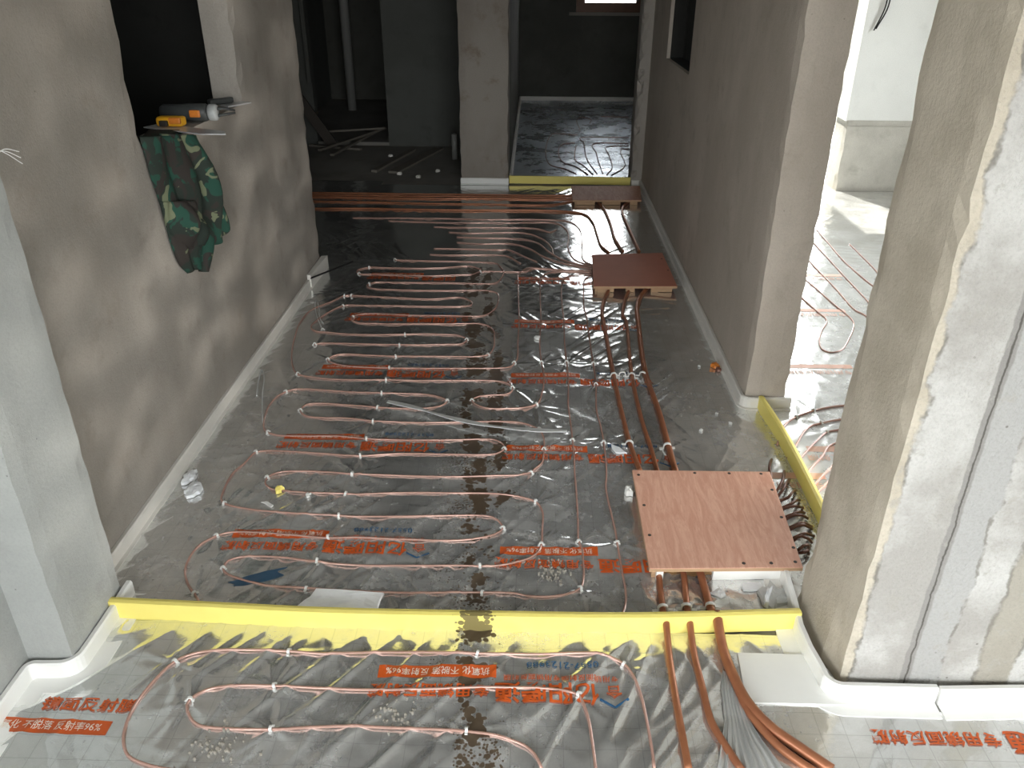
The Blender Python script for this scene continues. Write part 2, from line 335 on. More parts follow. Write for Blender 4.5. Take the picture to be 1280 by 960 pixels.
# left corridor wall with the pass-through opening (Y 2.385-3.29, sill at 1.0)
bm = bmesh.new()
for a in ((-1.27, -1.155, 1.56, 2.385, 0, H), (-1.27, -1.155, 3.29, 4.17, 0, H), (-1.27, -1.155, 2.385, 3.29, 0, 1.0), (-1.27, -1.155, 2.385, 3.29, 2.2, H)):
    b1 = bmesh.new(); gbox(b1, *a)
    if a[5] == H and a[4] == 0:
        mid = [(a[0]+a[1])/2, (a[2]+a[3])/2, 1.2]
        yo = 2.385 if a[2] < 2 else (3.29)
        chip(b1, (2, -1.155, yo), mid, .012, lo=1.0)
        if a[3] == 4.17: chip(b1, (2, -1.155, 4.17), mid, .008)
    m = bpy.data.meshes.new('t'); b1.to_mesh(m); b1.free(); bm.from_mesh(m); bpy.data.meshes.remove(m)
struct('wall_left', bm, M['wall'])
bm = bmesh.new(); gbox(bm, -1.30, -1.06, 1.335, 1.585, 0, H, .045)
for ln in ((2, -1.06, 1.335), (2, -1.06, 1.585)): chip(bm, ln, (-1.18, 1.46, 1), .004)
struct('wall_left_pier', bm, M['jamb'])
bm = bmesh.new(); box(bm, -1.40, -1.168, .3, 1.34, 0, H); box(bm, -1.40, -1.168, -2.6, -2.2, 0, H); box(bm, -1.40, -1.168, -2.2, .3, 0, .35); box(bm, -1.40, -1.168, -2.2, .3, 2.45, H); struct('wall_left_near', bm, M['jamb'])  # window opening added out of view for light from the left
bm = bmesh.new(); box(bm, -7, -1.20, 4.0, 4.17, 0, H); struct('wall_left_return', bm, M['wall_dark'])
bm = bmesh.new(); box(bm, -7.1, -7, 1.2, 4.1, 0, H); box(bm, -7.1, -1.27, 1.2, 1.335, 0, H); box(bm, -7, -1.29, 3.95, 4.0, 0, H); box(bm, -1.30, -1.272, 1.336, 2.38, 0, H); struct('wall_left_back', bm, M['shade_black'])
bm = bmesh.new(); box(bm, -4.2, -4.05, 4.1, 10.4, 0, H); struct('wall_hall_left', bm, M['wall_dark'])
# right corridor wall with a recess for a distribution box
bm = bmesh.new()
for a in ((.814, .97, 2.69, 4.55, 0, H), (.814, .97, 5.38, 6.3, 0, H), (.814, .97, 4.55, 5.38, 0, .975), (.925, .97, 4.55, 5.38, .975, 1.75), (.814, .97, 4.55, 5.38, 1.75, H)):
    b1 = bmesh.new(); gbox(b1, *a)
    if a[2] == 2.69:
        for ln in ((2, .814, 2.69), (2, .97, 2.69)): chip(b1, ln, (.89, 3.5, 1), .008)
    m = bpy.data.meshes.new('t'); b1.to_mesh(m); b1.free(); bm.from_mesh(m); bpy.data.meshes.remove(m)
struct('wall_right', bm, M['wall_warm'])
bm = bmesh.new()
for a in ((.915, .924, 4.552, 5.378, .977, 1.748), (.835, .915, 4.552, 4.556, .977, 1.748), (.835, .915, 5.374, 5.378, .977, 1.748), (.835, .915, 4.556, 5.374, .977, .981), (.835, .915, 4.556, 5.374, 1.744, 1.748)): box(bm, *a)
struct('wall_right_recess_shade', bm, M['shade_black'])  # thin lining added to paint shade into the recess
bm = bmesh.new(); b1 = bmesh.new(); gbox(bm, .725, 1.6, 1.34, 1.64, 0, H, .04)
for ln in ((2, .725, 1.34), (2, .725, 1.64)): chip(bm, ln, (1.2, 1.49, 1), .008, .015)
for v in bm.verts:                             # the foot of the pier is cast wider, and ragged, towards the corridor
    if v.co.x < .80 and v.co.z < .30 and v.co.y > 1.42: v.co.x -= .018 * (1 - v.co.z / .30) ** 1.4 * (1 - (v.co.x - .70) / .1)
box(bm, 1.6, 3.4, 1.34, 1.64, 0, H); b1.free()
struct('wall_right_pier', bm, M['pier'])
# middle column and the partition behind it; far door jamb
bm = bmesh.new(); gbox(bm, -.553, -.19, 6.1, 6.32, 0, H, .05)
for ln in ((2, -.19, 6.1), (2, -.553, 6.1)): chip(bm, ln, (-.37, 6.2, 1), .01)
struct('wall_middle', bm, M['stained'])
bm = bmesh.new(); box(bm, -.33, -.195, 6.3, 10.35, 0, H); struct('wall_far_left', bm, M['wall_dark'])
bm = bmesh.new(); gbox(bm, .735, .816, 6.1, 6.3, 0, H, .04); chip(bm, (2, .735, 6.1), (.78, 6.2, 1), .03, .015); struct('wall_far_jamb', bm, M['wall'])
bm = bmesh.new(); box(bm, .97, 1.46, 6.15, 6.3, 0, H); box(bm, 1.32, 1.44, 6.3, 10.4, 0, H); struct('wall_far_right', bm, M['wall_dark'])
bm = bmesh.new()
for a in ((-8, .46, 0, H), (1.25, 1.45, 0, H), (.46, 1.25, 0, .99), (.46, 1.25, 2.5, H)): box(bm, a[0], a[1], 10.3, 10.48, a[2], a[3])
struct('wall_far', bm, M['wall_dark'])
bm = bmesh.new(); box(bm, -.5, 2.0, 10.48, 11.7, 2.75, 2.9); struct('unseen_sun_slab', bm, M['ceil'], label='unseen slab added to keep sun out of the far window')  # added out of view to block the sun at the far window
# pale wall and the deep store room of the dark hall on the left
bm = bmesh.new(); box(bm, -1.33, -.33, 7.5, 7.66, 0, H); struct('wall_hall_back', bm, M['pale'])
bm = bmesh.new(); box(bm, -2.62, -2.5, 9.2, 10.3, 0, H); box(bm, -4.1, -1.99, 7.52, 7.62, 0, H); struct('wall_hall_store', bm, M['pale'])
bm = bmesh.new(); box(bm, -2.0, -1.32, 7.52, 7.64, 0, .03); struct('trim_2', bm, M['slab'], label='low concrete door sill of the store room')
# side room on the right: balcony door in its far wall, window in its right wall
bm = bmesh.new(); box(bm, 2.24, 3.5, 6.05, 6.28, .50, H); box(bm, 1.4, 2.26, 6.08, 6.28, 2.45, H); struct('wall_side_room_back', bm, M['white_wall'])
bm = bmesh.new(); gbox(bm, 2.25, 3.5, 6.035, 6.27, 0, .465, .06); chip(bm, (2, 2.25, 6.035), (2.8, 6.2, .2), .01)
gbox(bm, 2.25, 3.5, 6.045, 6.27, .463, .505, .06); struct('wall_side_room_plinth', bm, M['raw'])
bm = bmesh.new()
for a in ((1.5, 3.4, 0, H), (4.8, 6.2, 0, H), (3.4, 4.8, 0, .75), (3.4, 4.8, 2.25, H)): box(bm, 3.35, 3.5, a[0], a[1], a[2], a[3])
struct('wall_side_room_right', bm, M['white_wall'])
bm = bmesh.new(); box(bm, 1.46, 3.4, 6.3, 8.0, -.12, .0); struct('floor_balcony', bm, M['white_wall'])
# the room the photograph is taken from
bm = bmesh.new()
for a in ((-1.4, -.4, 0, H), (2.2, 3.5, 0, H), (-.4, 2.2, 0, .35), (-.4, 2.2, 2.55, H)): box(bm, a[0], a[1], -2.6, -2.42, a[2], a[3])
struct('wall_front', bm, M['white_wall'])
bm = bmesh.new(); box(bm, 3.35, 3.5, -2.6, 1.36, 0, H); struct('wall_front_right', bm, M['white_wall'])

def window(name, x0, x1, y, z0, z1, w, d, mat, mull=0, label=None):
    bm = bmesh.new()
    for a in ((x0, x1, z0, z0 + w), (x0, x1, z1 - w, z1), (x0, x0 + w, z0 + w, z1 - w), (x1 - w, x1, z0 + w, z1 - w)): box(bm, a[0], a[1], y, y + d, a[2], a[3])
    for k in range(mull):
        c = x0 + (x1 - x0) * (k + 1) / (mull + 1); box(bm, c - w/2, c + w/2, y, y + d, z0 + w, z1 - w)
    e = struct(name, bm, mat, label=label)
    g = bmesh.new(); box(g, x0 + w, x1 - w, y + d * .45, y + d * .45 + .006, z0 + w, z1 - w); obj('window_pane', g, M['glass'], e)
    return e
window('window_1', .46, 1.25, 10.27, .99, 2.5, .10, .07, M['wood_brown'], label='brown wooden window frame in the far room')
bm = bmesh.new(); box(bm, .38, 1.33, 10.25, 10.3, .955, .99); struct('trim_3', bm, M['wall'], label='plaster ledge under the far window')

# ---------------------------------------------------------------- crinkled film: one height field for every sheet
GX0, GY0, GS = -2.8, -1.6, .006
NX, NY = 1024, 2000
rng = np.random.default_rng(11)
kx = np.fft.fftfreq(NX, GS)[:, None]; ky = np.fft.fftfreq(NY, GS)[None, :]
def band(l1, l2, ang=0.0):                    # noise with wavelength l1 across and l2 along the direction ang
    ca, sa = math.cos(ang), math.sin(ang); u = kx * ca + ky * sa; v = -kx * sa + ky * ca
    f = np.exp(-((np.abs(np.sqrt((u * l1) ** 2 + (v * l2) ** 2)) - 1.0) / .45) ** 2)
    n = np.fft.ifft2(np.fft.fft2(rng.standard_normal((NX, NY))) * f).real
    return n / n.std()
XX = GX0 + GS * np.arange(NX)[:, None]; YY = GY0 + GS * np.arange(NY)[None, :]
def bump_at(x, y, sx, sy): return np.exp(-((XX - x) / sx) ** 2 - ((YY - y) / sy) ** 2)
ridge = lambda n: np.exp(-(n / .55) ** 2)
sharp = lambda n: np.exp(-np.abs(n) / .42)
folds = 1.1 * bump_at(-.42, 1.78, .50, .40) + 1.1 * bump_at(-.30, 1.22, .55, .24) + .7 * bump_at(.25, 1.2, .3, .3)
diag = sharp(band(.11, .70, math.radians(-36))) * np.clip(.7 * np.clip(band(.7, .7), 0, 1.2) + folds, 0, 1.3)
diag2 = sharp(band(.10, .55, math.radians(35))) * np.clip(band(.8, .8), 0, 1.2)
near_f = 1 + 1.0 / (1 + np.exp((YY - 2.6) / .25))
FH = .0042 * near_f * diag + .0028 * near_f * diag2 + .0016 * ridge(band(.12, .4, math.radians(80))) * np.clip(band(.6, .6), 0, 1)
FH += .0009 * band(.28, .28) + .00022 * band(.075, .075) + .00005 * band(.035, .035)
FH *= np.clip(.75 + 1.1 * bump_at(.25, 3.65, .5, .65) - .62 * bump_at(.6, 5.0, .40, .55) + .35 * bump_at(-.5, 1.5, .9, .5), 0, 2.4)
FH -= FH.min(); FH *= 1.0; FH = .022 * (1 - np.exp(-FH / .022)) + .002
def hz(x, y):
    x = np.clip((np.asarray(x, float) - GX0) / GS, 0, NX - 1.001); y = np.clip((np.asarray(y, float) - GY0) / GS, 0, NY - 1.001)
    i, j = x.astype(int), y.astype(int); a, c = x - i, y - j
    return FH[i, j]*(1-a)*(1-c) + FH[i+1, j]*a*(1-c) + FH[i, j+1]*(1-a)*c + FH[i+1, j+1]*a*c
def hz1(x, y): return float(hz(x, y))
def pucker(x, y, amp=.0055):                  # star of creases pulled in by a staple
    R = np.hypot(XX - x, YY - y); i0 = max(0, int((x - .35 - GX0) / GS)); i1 = int((x + .35 - GX0) / GS); j0 = max(0, int((y - .35 - GY0) / GS)); j1 = int((y + .35 - GY0) / GS)
    s = np.s_[i0:i1, j0:j1]; th = np.arctan2((YY - y + 0 * XX)[s], (XX - x + 0 * YY)[s]); r = R[s]; n = random.randint(5, 7); ph = random.random() * 6
    FH[s] += amp * np.exp(-r / .075) * np.clip(r / .02, 0, 1) * np.maximum(0, np.cos(n * th + ph + 1.3 * np.cos(2 * th + ph))) ** 2
def sheet(name, inside, x0, x1, y0, y1, mat, parent=None, off=0.0, st=.006):
    nx, ny = int(round((x1 - x0) / st)), int(round((y1 - y0) / st))
    X = x0 + (x1 - x0) * np.arange(nx + 1) / nx; Y = y0 + (y1 - y0) * np.arange(ny + 1) / ny
    PX, PY = np.meshgrid(X, Y, indexing='ij'); Z = hz(PX, PY) + off
    co = np.stack([PX, PY, Z], -1).reshape(-1, 3)
    i, j = np.meshgrid(np.arange(nx), np.arange(ny), indexing='ij'); i, j = i.ravel(), j.ravel()
    k = inside(X[i] + st / 2, Y[j] + st / 2); i, j = i[k], j[k]
    a = i * (ny + 1) + j; F = np.stack([a, a + ny + 1, a + ny + 2, a + 1], -1)
    used = np.unique(F); mp = np.zeros(len(co), int); mp[used] = np.arange(len(used)); co = co[used]; F = mp[F]
    me = bpy.data.meshes.new(name); me.vertices.add(len(co)); me.vertices.foreach_set('co', co.ravel())
    me.loops.add(F.size); me.loops.foreach_set('vertex_index', F.ravel().astype(np.int32)); me.polygons.add(len(F))
    me.polygons.foreach_set('loop_start', (np.arange(len(F)) * 4).astype(np.int32)); me.polygons.foreach_set('loop_total', np.full(len(F), 4, np.int32))
    me.polygons.foreach_set('use_smooth', np.ones(len(F), bool)); me.update(calc_edges=True); me.materials.append(mat)
    o = bpy.data.objects.new(name, me); COL.objects.link(o)
    if parent: o.parent = parent
    return o

# ---------------------------------------------------------------- tube courses on the floor, in metres
TR = {
'A':[(0.324,4.098),(0.297,4.072),(0.280,4.034),(0.268,3.890),(0.258,3.669),(0.263,3.495),(0.263,3.172),(0.264,3.028),(0.263,2.838),(0.252,2.628),(0.259,2.509),(0.262,2.403),(0.261,2.294),(0.256,2.197),(0.249,2.126),(0.255,1.998),(0.261,1.888),(0.261,1.851),(0.262,1.800),(0.264,1.718),(0.266,1.666),(0.263,1.616),(0.255,1.580),(0.243,1.553)],
'B':[(0.326,4.123),(0.246,4.107),(0.183,4.067),(0.159,3.968),(0.151,3.664),(0.154,3.491),(0.150,3.218),(0.153,3.031),(0.153,2.833),(0.147,2.674),(0.151,2.528),(0.153,2.410),(0.154,2.300),(0.152,2.193),(0.153,2.159),(0.152,1.962),(0.150,1.854),(0.157,1.825),(0.158,1.755),(0.156,1.701),(0.145,1.656),(0.118,1.636),(0.070,1.622),(0.005,1.621),(-0.032,1.631),(-0.118,1.630),(-0.196,1.626),(-0.292,1.622),(-0.466,1.623),(-0.591,1.631),(-0.708,1.640),(-0.776,1.660),(-0.824,1.682),(-0.841,1.704),(-0.838,1.735),(-0.807,1.752),(-0.743,1.756),(-0.643,1.745),(-0.586,1.735),(-0.487,1.725),(-0.351,1.728),(-0.206,1.734),(-0.089,1.738),(-0.035,1.754),(0.011,1.778),(0.036,1.814),(0.044,1.911),(0.044,1.999),(0.024,2.044),(-0.022,2.068),(-0.095,2.083),(-0.249,2.082),(-0.404,2.077),(-0.556,2.063),(-0.576,2.065),(-0.703,2.067),(-0.777,2.073),(-0.816,2.080),(-0.846,2.111),(-0.850,2.143),(-0.826,2.172),(-0.733,2.186),(-0.579,2.176),(-0.418,2.172),(-0.248,2.173),(-0.110,2.183),(-0.030,2.188),(0.008,2.203),(0.016,2.217),(0.043,2.260),(0.052,2.348),(0.050,2.434),(0.035,2.478),(-0.012,2.516),(-0.060,2.530),(-0.167,2.530),(-0.297,2.521),(-0.405,2.514),(-0.573,2.519),(-0.672,2.536),(-0.768,2.536),(-0.825,2.546),(-0.857,2.585),(-0.847,2.631),(-0.794,2.642),(-0.699,2.636),(-0.573,2.622),(-0.467,2.616),(-0.370,2.627),(-0.330,2.650),(-0.317,2.682),(-0.342,2.707),(-0.395,2.729),(-0.497,2.735),(-0.690,2.741),(-0.886,2.757),(-0.935,2.749),(-0.953,2.731),(-0.976,2.691),(-0.985,2.613),(-0.974,2.522),(-0.955,2.454),(-0.932,2.426),(-0.895,2.409),(-0.795,2.406),(-0.680,2.410),(-0.573,2.395),(-0.446,2.392),(-0.229,2.404),(-0.171,2.409),(-0.119,2.404),(-0.087,2.369),(-0.086,2.345),(-0.110,2.316),(-0.154,2.305),(-0.276,2.305),(-0.433,2.305),(-0.499,2.297),(-0.574,2.285),(-0.711,2.295),(-0.826,2.306),(-0.904,2.306),(-0.935,2.297),(-0.952,2.227),(-0.970,2.167),(-0.967,2.066),(-0.957,2.019),(-0.942,2.002),(-0.909,1.987),(-0.828,1.969),(-0.674,1.954),(-0.574,1.951),(-0.533,1.948),(-0.409,1.951),(-0.287,1.959),(-0.139,1.966),(-0.104,1.957),(-0.081,1.930),(-0.073,1.907),(-0.095,1.879),(-0.156,1.855),(-0.226,1.845),(-0.369,1.844),(-0.511,1.845),(-0.580,1.840),(-0.671,1.849),(-0.775,1.860),(-0.843,1.862),(-0.880,1.857),(-0.908,1.841),(-0.941,1.802),(-0.950,1.752),(-0.945,1.698),(-0.923,1.652),(-0.900,1.621),(-0.883,1.603),(-0.861,1.576)],
'C':[(0.327,4.149),(0.213,4.157),(0.098,4.139),(0.051,4.061),(0.044,3.881),(0.045,3.660),(0.046,3.486),(0.040,3.214),(0.047,3.027),(0.056,2.901),(0.049,2.775),(0.026,2.669),(-0.014,2.643),(-0.093,2.630),(-0.161,2.631),(-0.206,2.661),(-0.222,2.692),(-0.203,2.719),(-0.154,2.734),(-0.097,2.740),(-0.072,2.764),(-0.070,2.798),(-0.094,2.838),(-0.147,2.853),(-0.330,2.851),(-0.448,2.846),(-0.580,2.845),(-0.776,2.844),(-0.879,2.859),(-0.947,2.885),(-0.985,2.950),(-1.024,3.074),(-1.059,3.258),(-1.077,3.423),(-1.062,3.562),(-0.983,3.683),(-0.943,3.755),(-0.817,3.751),(-0.684,3.739),(-0.487,3.731),(-0.359,3.756),(-0.303,3.710),(-0.295,3.657),(-0.333,3.637),(-0.476,3.631),(-0.667,3.632),(-0.835,3.629),(-0.921,3.622),(-1.014,3.369),(-0.978,3.315),(-0.915,3.303),(-0.831,3.288),(-0.654,3.288),(-0.508,3.301),(-0.374,3.299),(-0.322,3.290),(-0.285,3.244),(-0.307,3.200),(-0.364,3.195),(-0.493,3.185),(-0.708,3.185),(-0.853,3.188),(-0.924,3.185),(-0.949,3.172)],
'D':[(0.330,4.188),(0.178,4.182),(0.072,4.198),(-0.018,4.205),(-0.070,4.107),(-0.071,3.971),(-0.062,3.656),(-0.057,3.482),(-0.057,3.244),(-0.057,3.062),(-0.068,3.023),(-0.086,2.984),(-0.173,2.966),(-0.341,2.959),(-0.584,2.953),(-0.666,2.955),(-0.763,2.966),(-0.822,2.987),(-0.857,3.024),(-0.839,3.061),(-0.801,3.079),(-0.688,3.073),(-0.575,3.067),(-0.284,3.073),(-0.248,3.074),(-0.183,3.097),(-0.162,3.172),(-0.163,3.257),(-0.175,3.364),(-0.227,3.422),(-0.386,3.421),(-0.523,3.416),(-0.659,3.411),(-0.790,3.419),(-0.716,3.414),(-0.809,3.420),(-0.848,3.463),(-0.827,3.511),(-0.753,3.530),(-0.587,3.517),(-0.385,3.521),(-0.231,3.531),(-0.184,3.599),(-0.165,3.716),(-0.178,3.826),(-0.226,3.856),(-0.417,3.851),(-0.584,3.844),(-0.710,3.850),(-0.822,3.864),(-0.856,3.903),(-0.829,3.949),(-0.684,3.953),(-0.428,3.961),(-0.197,3.965),(-0.162,4.053),(-0.154,4.142),(-0.179,4.233),(-0.203,4.278),(-0.369,4.299),(-0.590,4.306),(-0.691,4.308),(-0.774,4.310)],
'E':[(0.328,4.162),(0.249,4.172),(0.160,4.176),(0.000,4.188),(-0.026,4.147),(-0.281,4.137),(-0.318,4.097),(-0.396,4.086),(-0.569,4.061),(-0.745,4.066),(-0.860,4.074),(-0.931,4.077),(-0.951,4.135),(-0.898,4.185),(-0.816,4.180),(-0.627,4.175),(-0.486,4.194),(-0.345,4.226),(-0.279,4.176)],
'U0':[(-0.589,4.417),(-0.471,4.408),(-0.285,4.421),(-0.191,4.419),(-0.141,4.401),(-0.064,4.279)],
'U1':[(-0.578,4.524),(-0.386,4.523),(-0.195,4.516),(-0.145,4.519),(-0.038,4.391),(0.027,4.310)],
'U2':[(-0.455,4.650),(-0.313,4.625),(-0.119,4.633),(-0.021,4.554),(0.064,4.410),(0.181,4.289),(0.331,4.209)],
'U3':[(-0.464,4.753),(-0.321,4.739),(-0.062,4.731),(0.027,4.664),(0.102,4.484),(0.183,4.344),(0.332,4.228)],
'U4':[(-0.524,4.854),(-0.411,4.835),(-0.327,4.839),(-0.054,4.851),(0.056,4.746),(0.113,4.575),(0.130,4.427),(0.218,4.304),(0.333,4.241)],
'U5':[(-0.627,4.953),(-0.420,4.952),(-0.334,4.956),(0.027,4.947),(0.108,4.881),(0.150,4.935)],
'U6':[(-0.937,5.073),(-0.681,5.059),(-0.428,5.052),(-0.341,5.056),(-0.183,5.063),(0.142,5.077),(0.211,4.938),(0.220,4.737),(0.210,4.610),(0.247,4.347),(0.334,4.260)],
'U7':[(-1.183,5.137),(-0.905,5.142),(-0.542,5.151),(-0.346,5.137),(0.026,5.153),(0.227,5.118),(0.294,4.959),(0.297,4.645),(0.293,4.349),(0.335,4.276)],
'S0':[(-1.622,5.330),(-1.336,5.343),(-1.116,5.353),(-0.893,5.343),(-0.671,5.341),(-0.359,5.347),(0.081,5.359),(0.235,5.334),(0.341,5.280),(0.385,5.111),(0.398,4.830),(0.408,4.606),(0.446,4.481)],
'S1':[(-1.678,5.538),(-1.502,5.524),(-1.032,5.516),(-0.690,5.506),(-0.369,5.504),(0.026,5.497),(0.139,5.514),(0.278,5.606)],
'S2':[(-1.738,5.760),(-1.571,5.759),(-1.191,5.758),(-0.719,5.757),(-0.385,5.759),(0.026,5.760),(0.290,5.763)],
'S3':[(-1.721,5.696),(-1.556,5.695),(-1.180,5.694),(-0.711,5.693),(-0.382,5.704),(0.026,5.705),(0.288,5.708)],
'S4':[(-1.704,5.634),(-1.540,5.632),(-1.168,5.632),(-0.704,5.631),(-0.378,5.651),(0.026,5.652),(0.286,5.655)],
'H0':[(-1.056,2.694),(-1.085,2.801),(-1.105,2.916),(-1.078,2.858),(-1.042,2.721),(-0.985,2.534),(-0.959,2.465)],
'H1':[(-0.952,3.331),(-1.005,3.457),(-1.057,3.616),(-1.071,3.697),(-1.040,3.617),(-0.993,3.457),(-0.968,3.410)],
'FA':[(0.273,1.115),(0.274,1.158),(0.272,1.232),(0.267,1.308),(0.254,1.364),(0.236,1.396),(0.204,1.415),(0.173,1.426),(0.126,1.426),(0.047,1.419),(-0.032,1.416),(-0.116,1.414),(-0.207,1.415),(-0.342,1.413),(-0.499,1.404),(-0.576,1.409),(-0.672,1.411),(-0.755,1.407),(-0.806,1.394),(-0.840,1.369),(-0.866,1.309),(-0.879,1.244),(-0.877,1.191),(-0.863,1.146),(-0.836,1.111),(-0.794,1.093),(-0.745,1.083),(-0.692,1.079)],
'FB':[(0.152,1.105),(0.148,1.178),(0.143,1.237),(0.134,1.276),(0.124,1.299),(0.109,1.307),(0.076,1.313),(0.027,1.316),(-0.029,1.315),(-0.098,1.314),(-0.211,1.306),(-0.342,1.300),(-0.474,1.302),(-0.581,1.304),(-0.694,1.299),(-0.738,1.285),(-0.762,1.259),(-0.763,1.243),(-0.744,1.213),(-0.718,1.192),(-0.672,1.185),(-0.553,1.185),(-0.494,1.190),(-0.448,1.194),(-0.378,1.199),(-0.288,1.197),(-0.198,1.196),(-0.126,1.192),(-0.062,1.184),(-0.026,1.172),(0.003,1.159),(0.024,1.138),(0.039,1.105)],
'P0':[(0.405,3.908),(0.369,3.771),(0.349,3.663),(0.338,3.540),(0.339,3.488),(0.340,2.876),(0.345,2.592),(0.353,2.376),(0.368,2.218)],
'P1':[(0.498,3.877),(0.463,3.731),(0.437,3.544),(0.445,3.493),(0.414,2.907),(0.415,2.502),(0.422,2.378),(0.426,2.220)],
'P2':[(0.597,3.904),(0.545,3.778),(0.510,3.607),(0.503,3.495),(0.472,2.938),(0.483,2.621),(0.484,2.380),(0.485,2.222)],
'Q0':[(0.450,5.614),(0.482,5.426),(0.499,5.079),(0.501,4.736),(0.527,4.496)],
'Q1':[(0.693,5.647),(0.627,5.495),(0.602,5.351),(0.610,4.942),(0.622,4.500)],
'R0':[(0.363,1.747),(0.359,1.665),(0.354,1.564)],
'R1':[(0.428,1.712),(0.425,1.667),(0.417,1.566)],
'R2':[(0.472,1.751),(0.477,1.669),(0.479,1.568)],
'G0':[(0.350,1.526),(0.351,1.510),(0.348,1.419),(0.345,1.321),(0.344,1.231),(0.344,1.110)],
'G1':[(0.412,1.531),(0.411,1.514),(0.409,1.431),(0.411,1.332),(0.414,1.233),(0.427,1.188),(0.455,1.112)],
'G2':[(0.480,1.534),(0.480,1.514),(0.481,1.439),(0.489,1.364),(0.505,1.285),(0.540,1.220),(0.589,1.169),(0.641,1.118)],
'G3':[(0.491,1.340),(0.496,1.296),(0.514,1.232),(0.545,1.175),(0.579,1.137),(0.609,1.111)],
'K0':[(0.868,2.407),(0.899,2.475),(0.919,2.522),(0.944,2.559),(0.990,2.603),(1.070,2.653),(1.149,2.688),(1.266,2.715)],
'K1':[(0.880,2.323),(0.903,2.355),(0.935,2.410),(0.996,2.508),(1.030,2.541),(1.069,2.560),(1.115,2.580),(1.231,2.618)],
'K2':[(0.888,2.272),(0.906,2.298),(0.958,2.367),(1.008,2.429),(1.071,2.499),(1.104,2.512),(1.206,2.545)],
'K3':[(0.912,2.223),(0.931,2.249),(0.958,2.284),(0.998,2.332),(1.041,2.397),(1.061,2.414),(1.185,2.486)],
'K4':[(0.892,2.124),(0.910,2.151),(1.018,2.280),(1.149,2.426)],
'K5':[(0.883,2.077),(0.903,2.103),(0.978,2.190),(1.112,2.337)],
'M0':[(1.359,3.883),(1.365,3.810),(1.384,3.654),(1.399,3.539),(1.337,3.413),(1.288,3.294),(1.275,3.204),(1.296,3.178),(1.348,3.196),(1.433,3.328),(1.506,3.480),(1.520,3.544),(1.496,3.762),(1.463,4.050),(1.445,4.185)],
'M1':[(1.618,3.424),(1.600,3.612),(1.579,3.661),(1.577,3.930),(1.571,4.365),(1.574,4.530)],
'M2':[(1.798,3.901),(1.783,4.047),(1.768,4.374),(1.788,4.766),(1.799,5.014)],
'M3':[(1.677,3.682),(1.682,3.841),(1.686,4.132),(1.698,4.736)],
'M4':[(1.873,4.099),(1.893,4.268),(1.901,4.495),(1.908,4.719)],
'N0':[(0.338,6.452),(0.249,6.608),(0.139,6.746),(0.153,7.995),(0.204,8.132),(0.421,8.076)],
'N1':[(0.432,6.434),(0.339,6.707),(0.247,6.850),(0.267,7.621),(0.379,7.688)],
'N2':[(0.473,6.436),(0.406,6.759),(0.358,6.906),(0.360,7.222),(0.389,7.568)],
'N3':[(0.506,6.460),(0.458,6.911),(0.453,7.227),(0.463,7.693),(0.453,7.946),(0.909,7.970)],
'N4':[(0.553,6.462),(0.549,6.623),(0.551,7.232),(0.567,7.668),(0.879,7.672)],
'N5':[(0.583,6.433),(0.644,6.675),(0.657,7.183),(0.672,7.523),(0.868,7.563)],
'N6':[(0.617,6.408),(0.751,6.728),(0.771,7.299),(0.794,7.413),(0.854,7.428)],
'N7':[(0.726,9.148),(1.025,9.123)],
'N8':[(0.458,8.320),(0.460,8.967),(0.523,9.094),(0.601,8.975),(0.580,8.735)],
'J0':[(0.773,2.143),(0.787,2.186),(0.789,2.213),(0.804,2.262),(0.824,2.312)],
'J1':[(0.771,2.086),(0.799,2.125),(0.824,2.174),(0.848,2.243)],
'J2':[(0.771,2.070),(0.797,2.096),(0.824,2.142),(0.852,2.195)],
'J3':[(0.775,2.058),(0.806,2.062),(0.831,2.094),(0.855,2.133)],
'J4':[(0.766,2.013),(0.804,2.026),(0.827,2.048),(0.852,2.079)],
'J5':[(0.769,2.010),(0.804,2.014),(0.832,2.027),(0.850,2.040)],
'J6':[(0.769,1.972),(0.797,1.976),(0.823,1.994),(0.848,2.013)],
'J7':[(0.770,1.961),(0.806,1.972),(0.825,1.977),(0.849,1.987)],
'J8':[(0.767,1.919),(0.796,1.925),(0.820,1.937),(0.848,1.944)],
'J9':[(0.770,1.911),(0.802,1.920),(0.828,1.929),(0.846,1.933)],
'J10':[(0.770,1.873),(0.797,1.879),(0.821,1.893),(0.842,1.900)],
'J11':[(0.768,1.862),(0.794,1.871),(0.814,1.869),(0.827,1.870)],
'J12':[(0.769,1.818),(0.785,1.826),(0.800,1.835),(0.811,1.843)],
'J13':[(0.770,1.808),(0.780,1.798),(0.794,1.811),(0.802,1.817)],
}
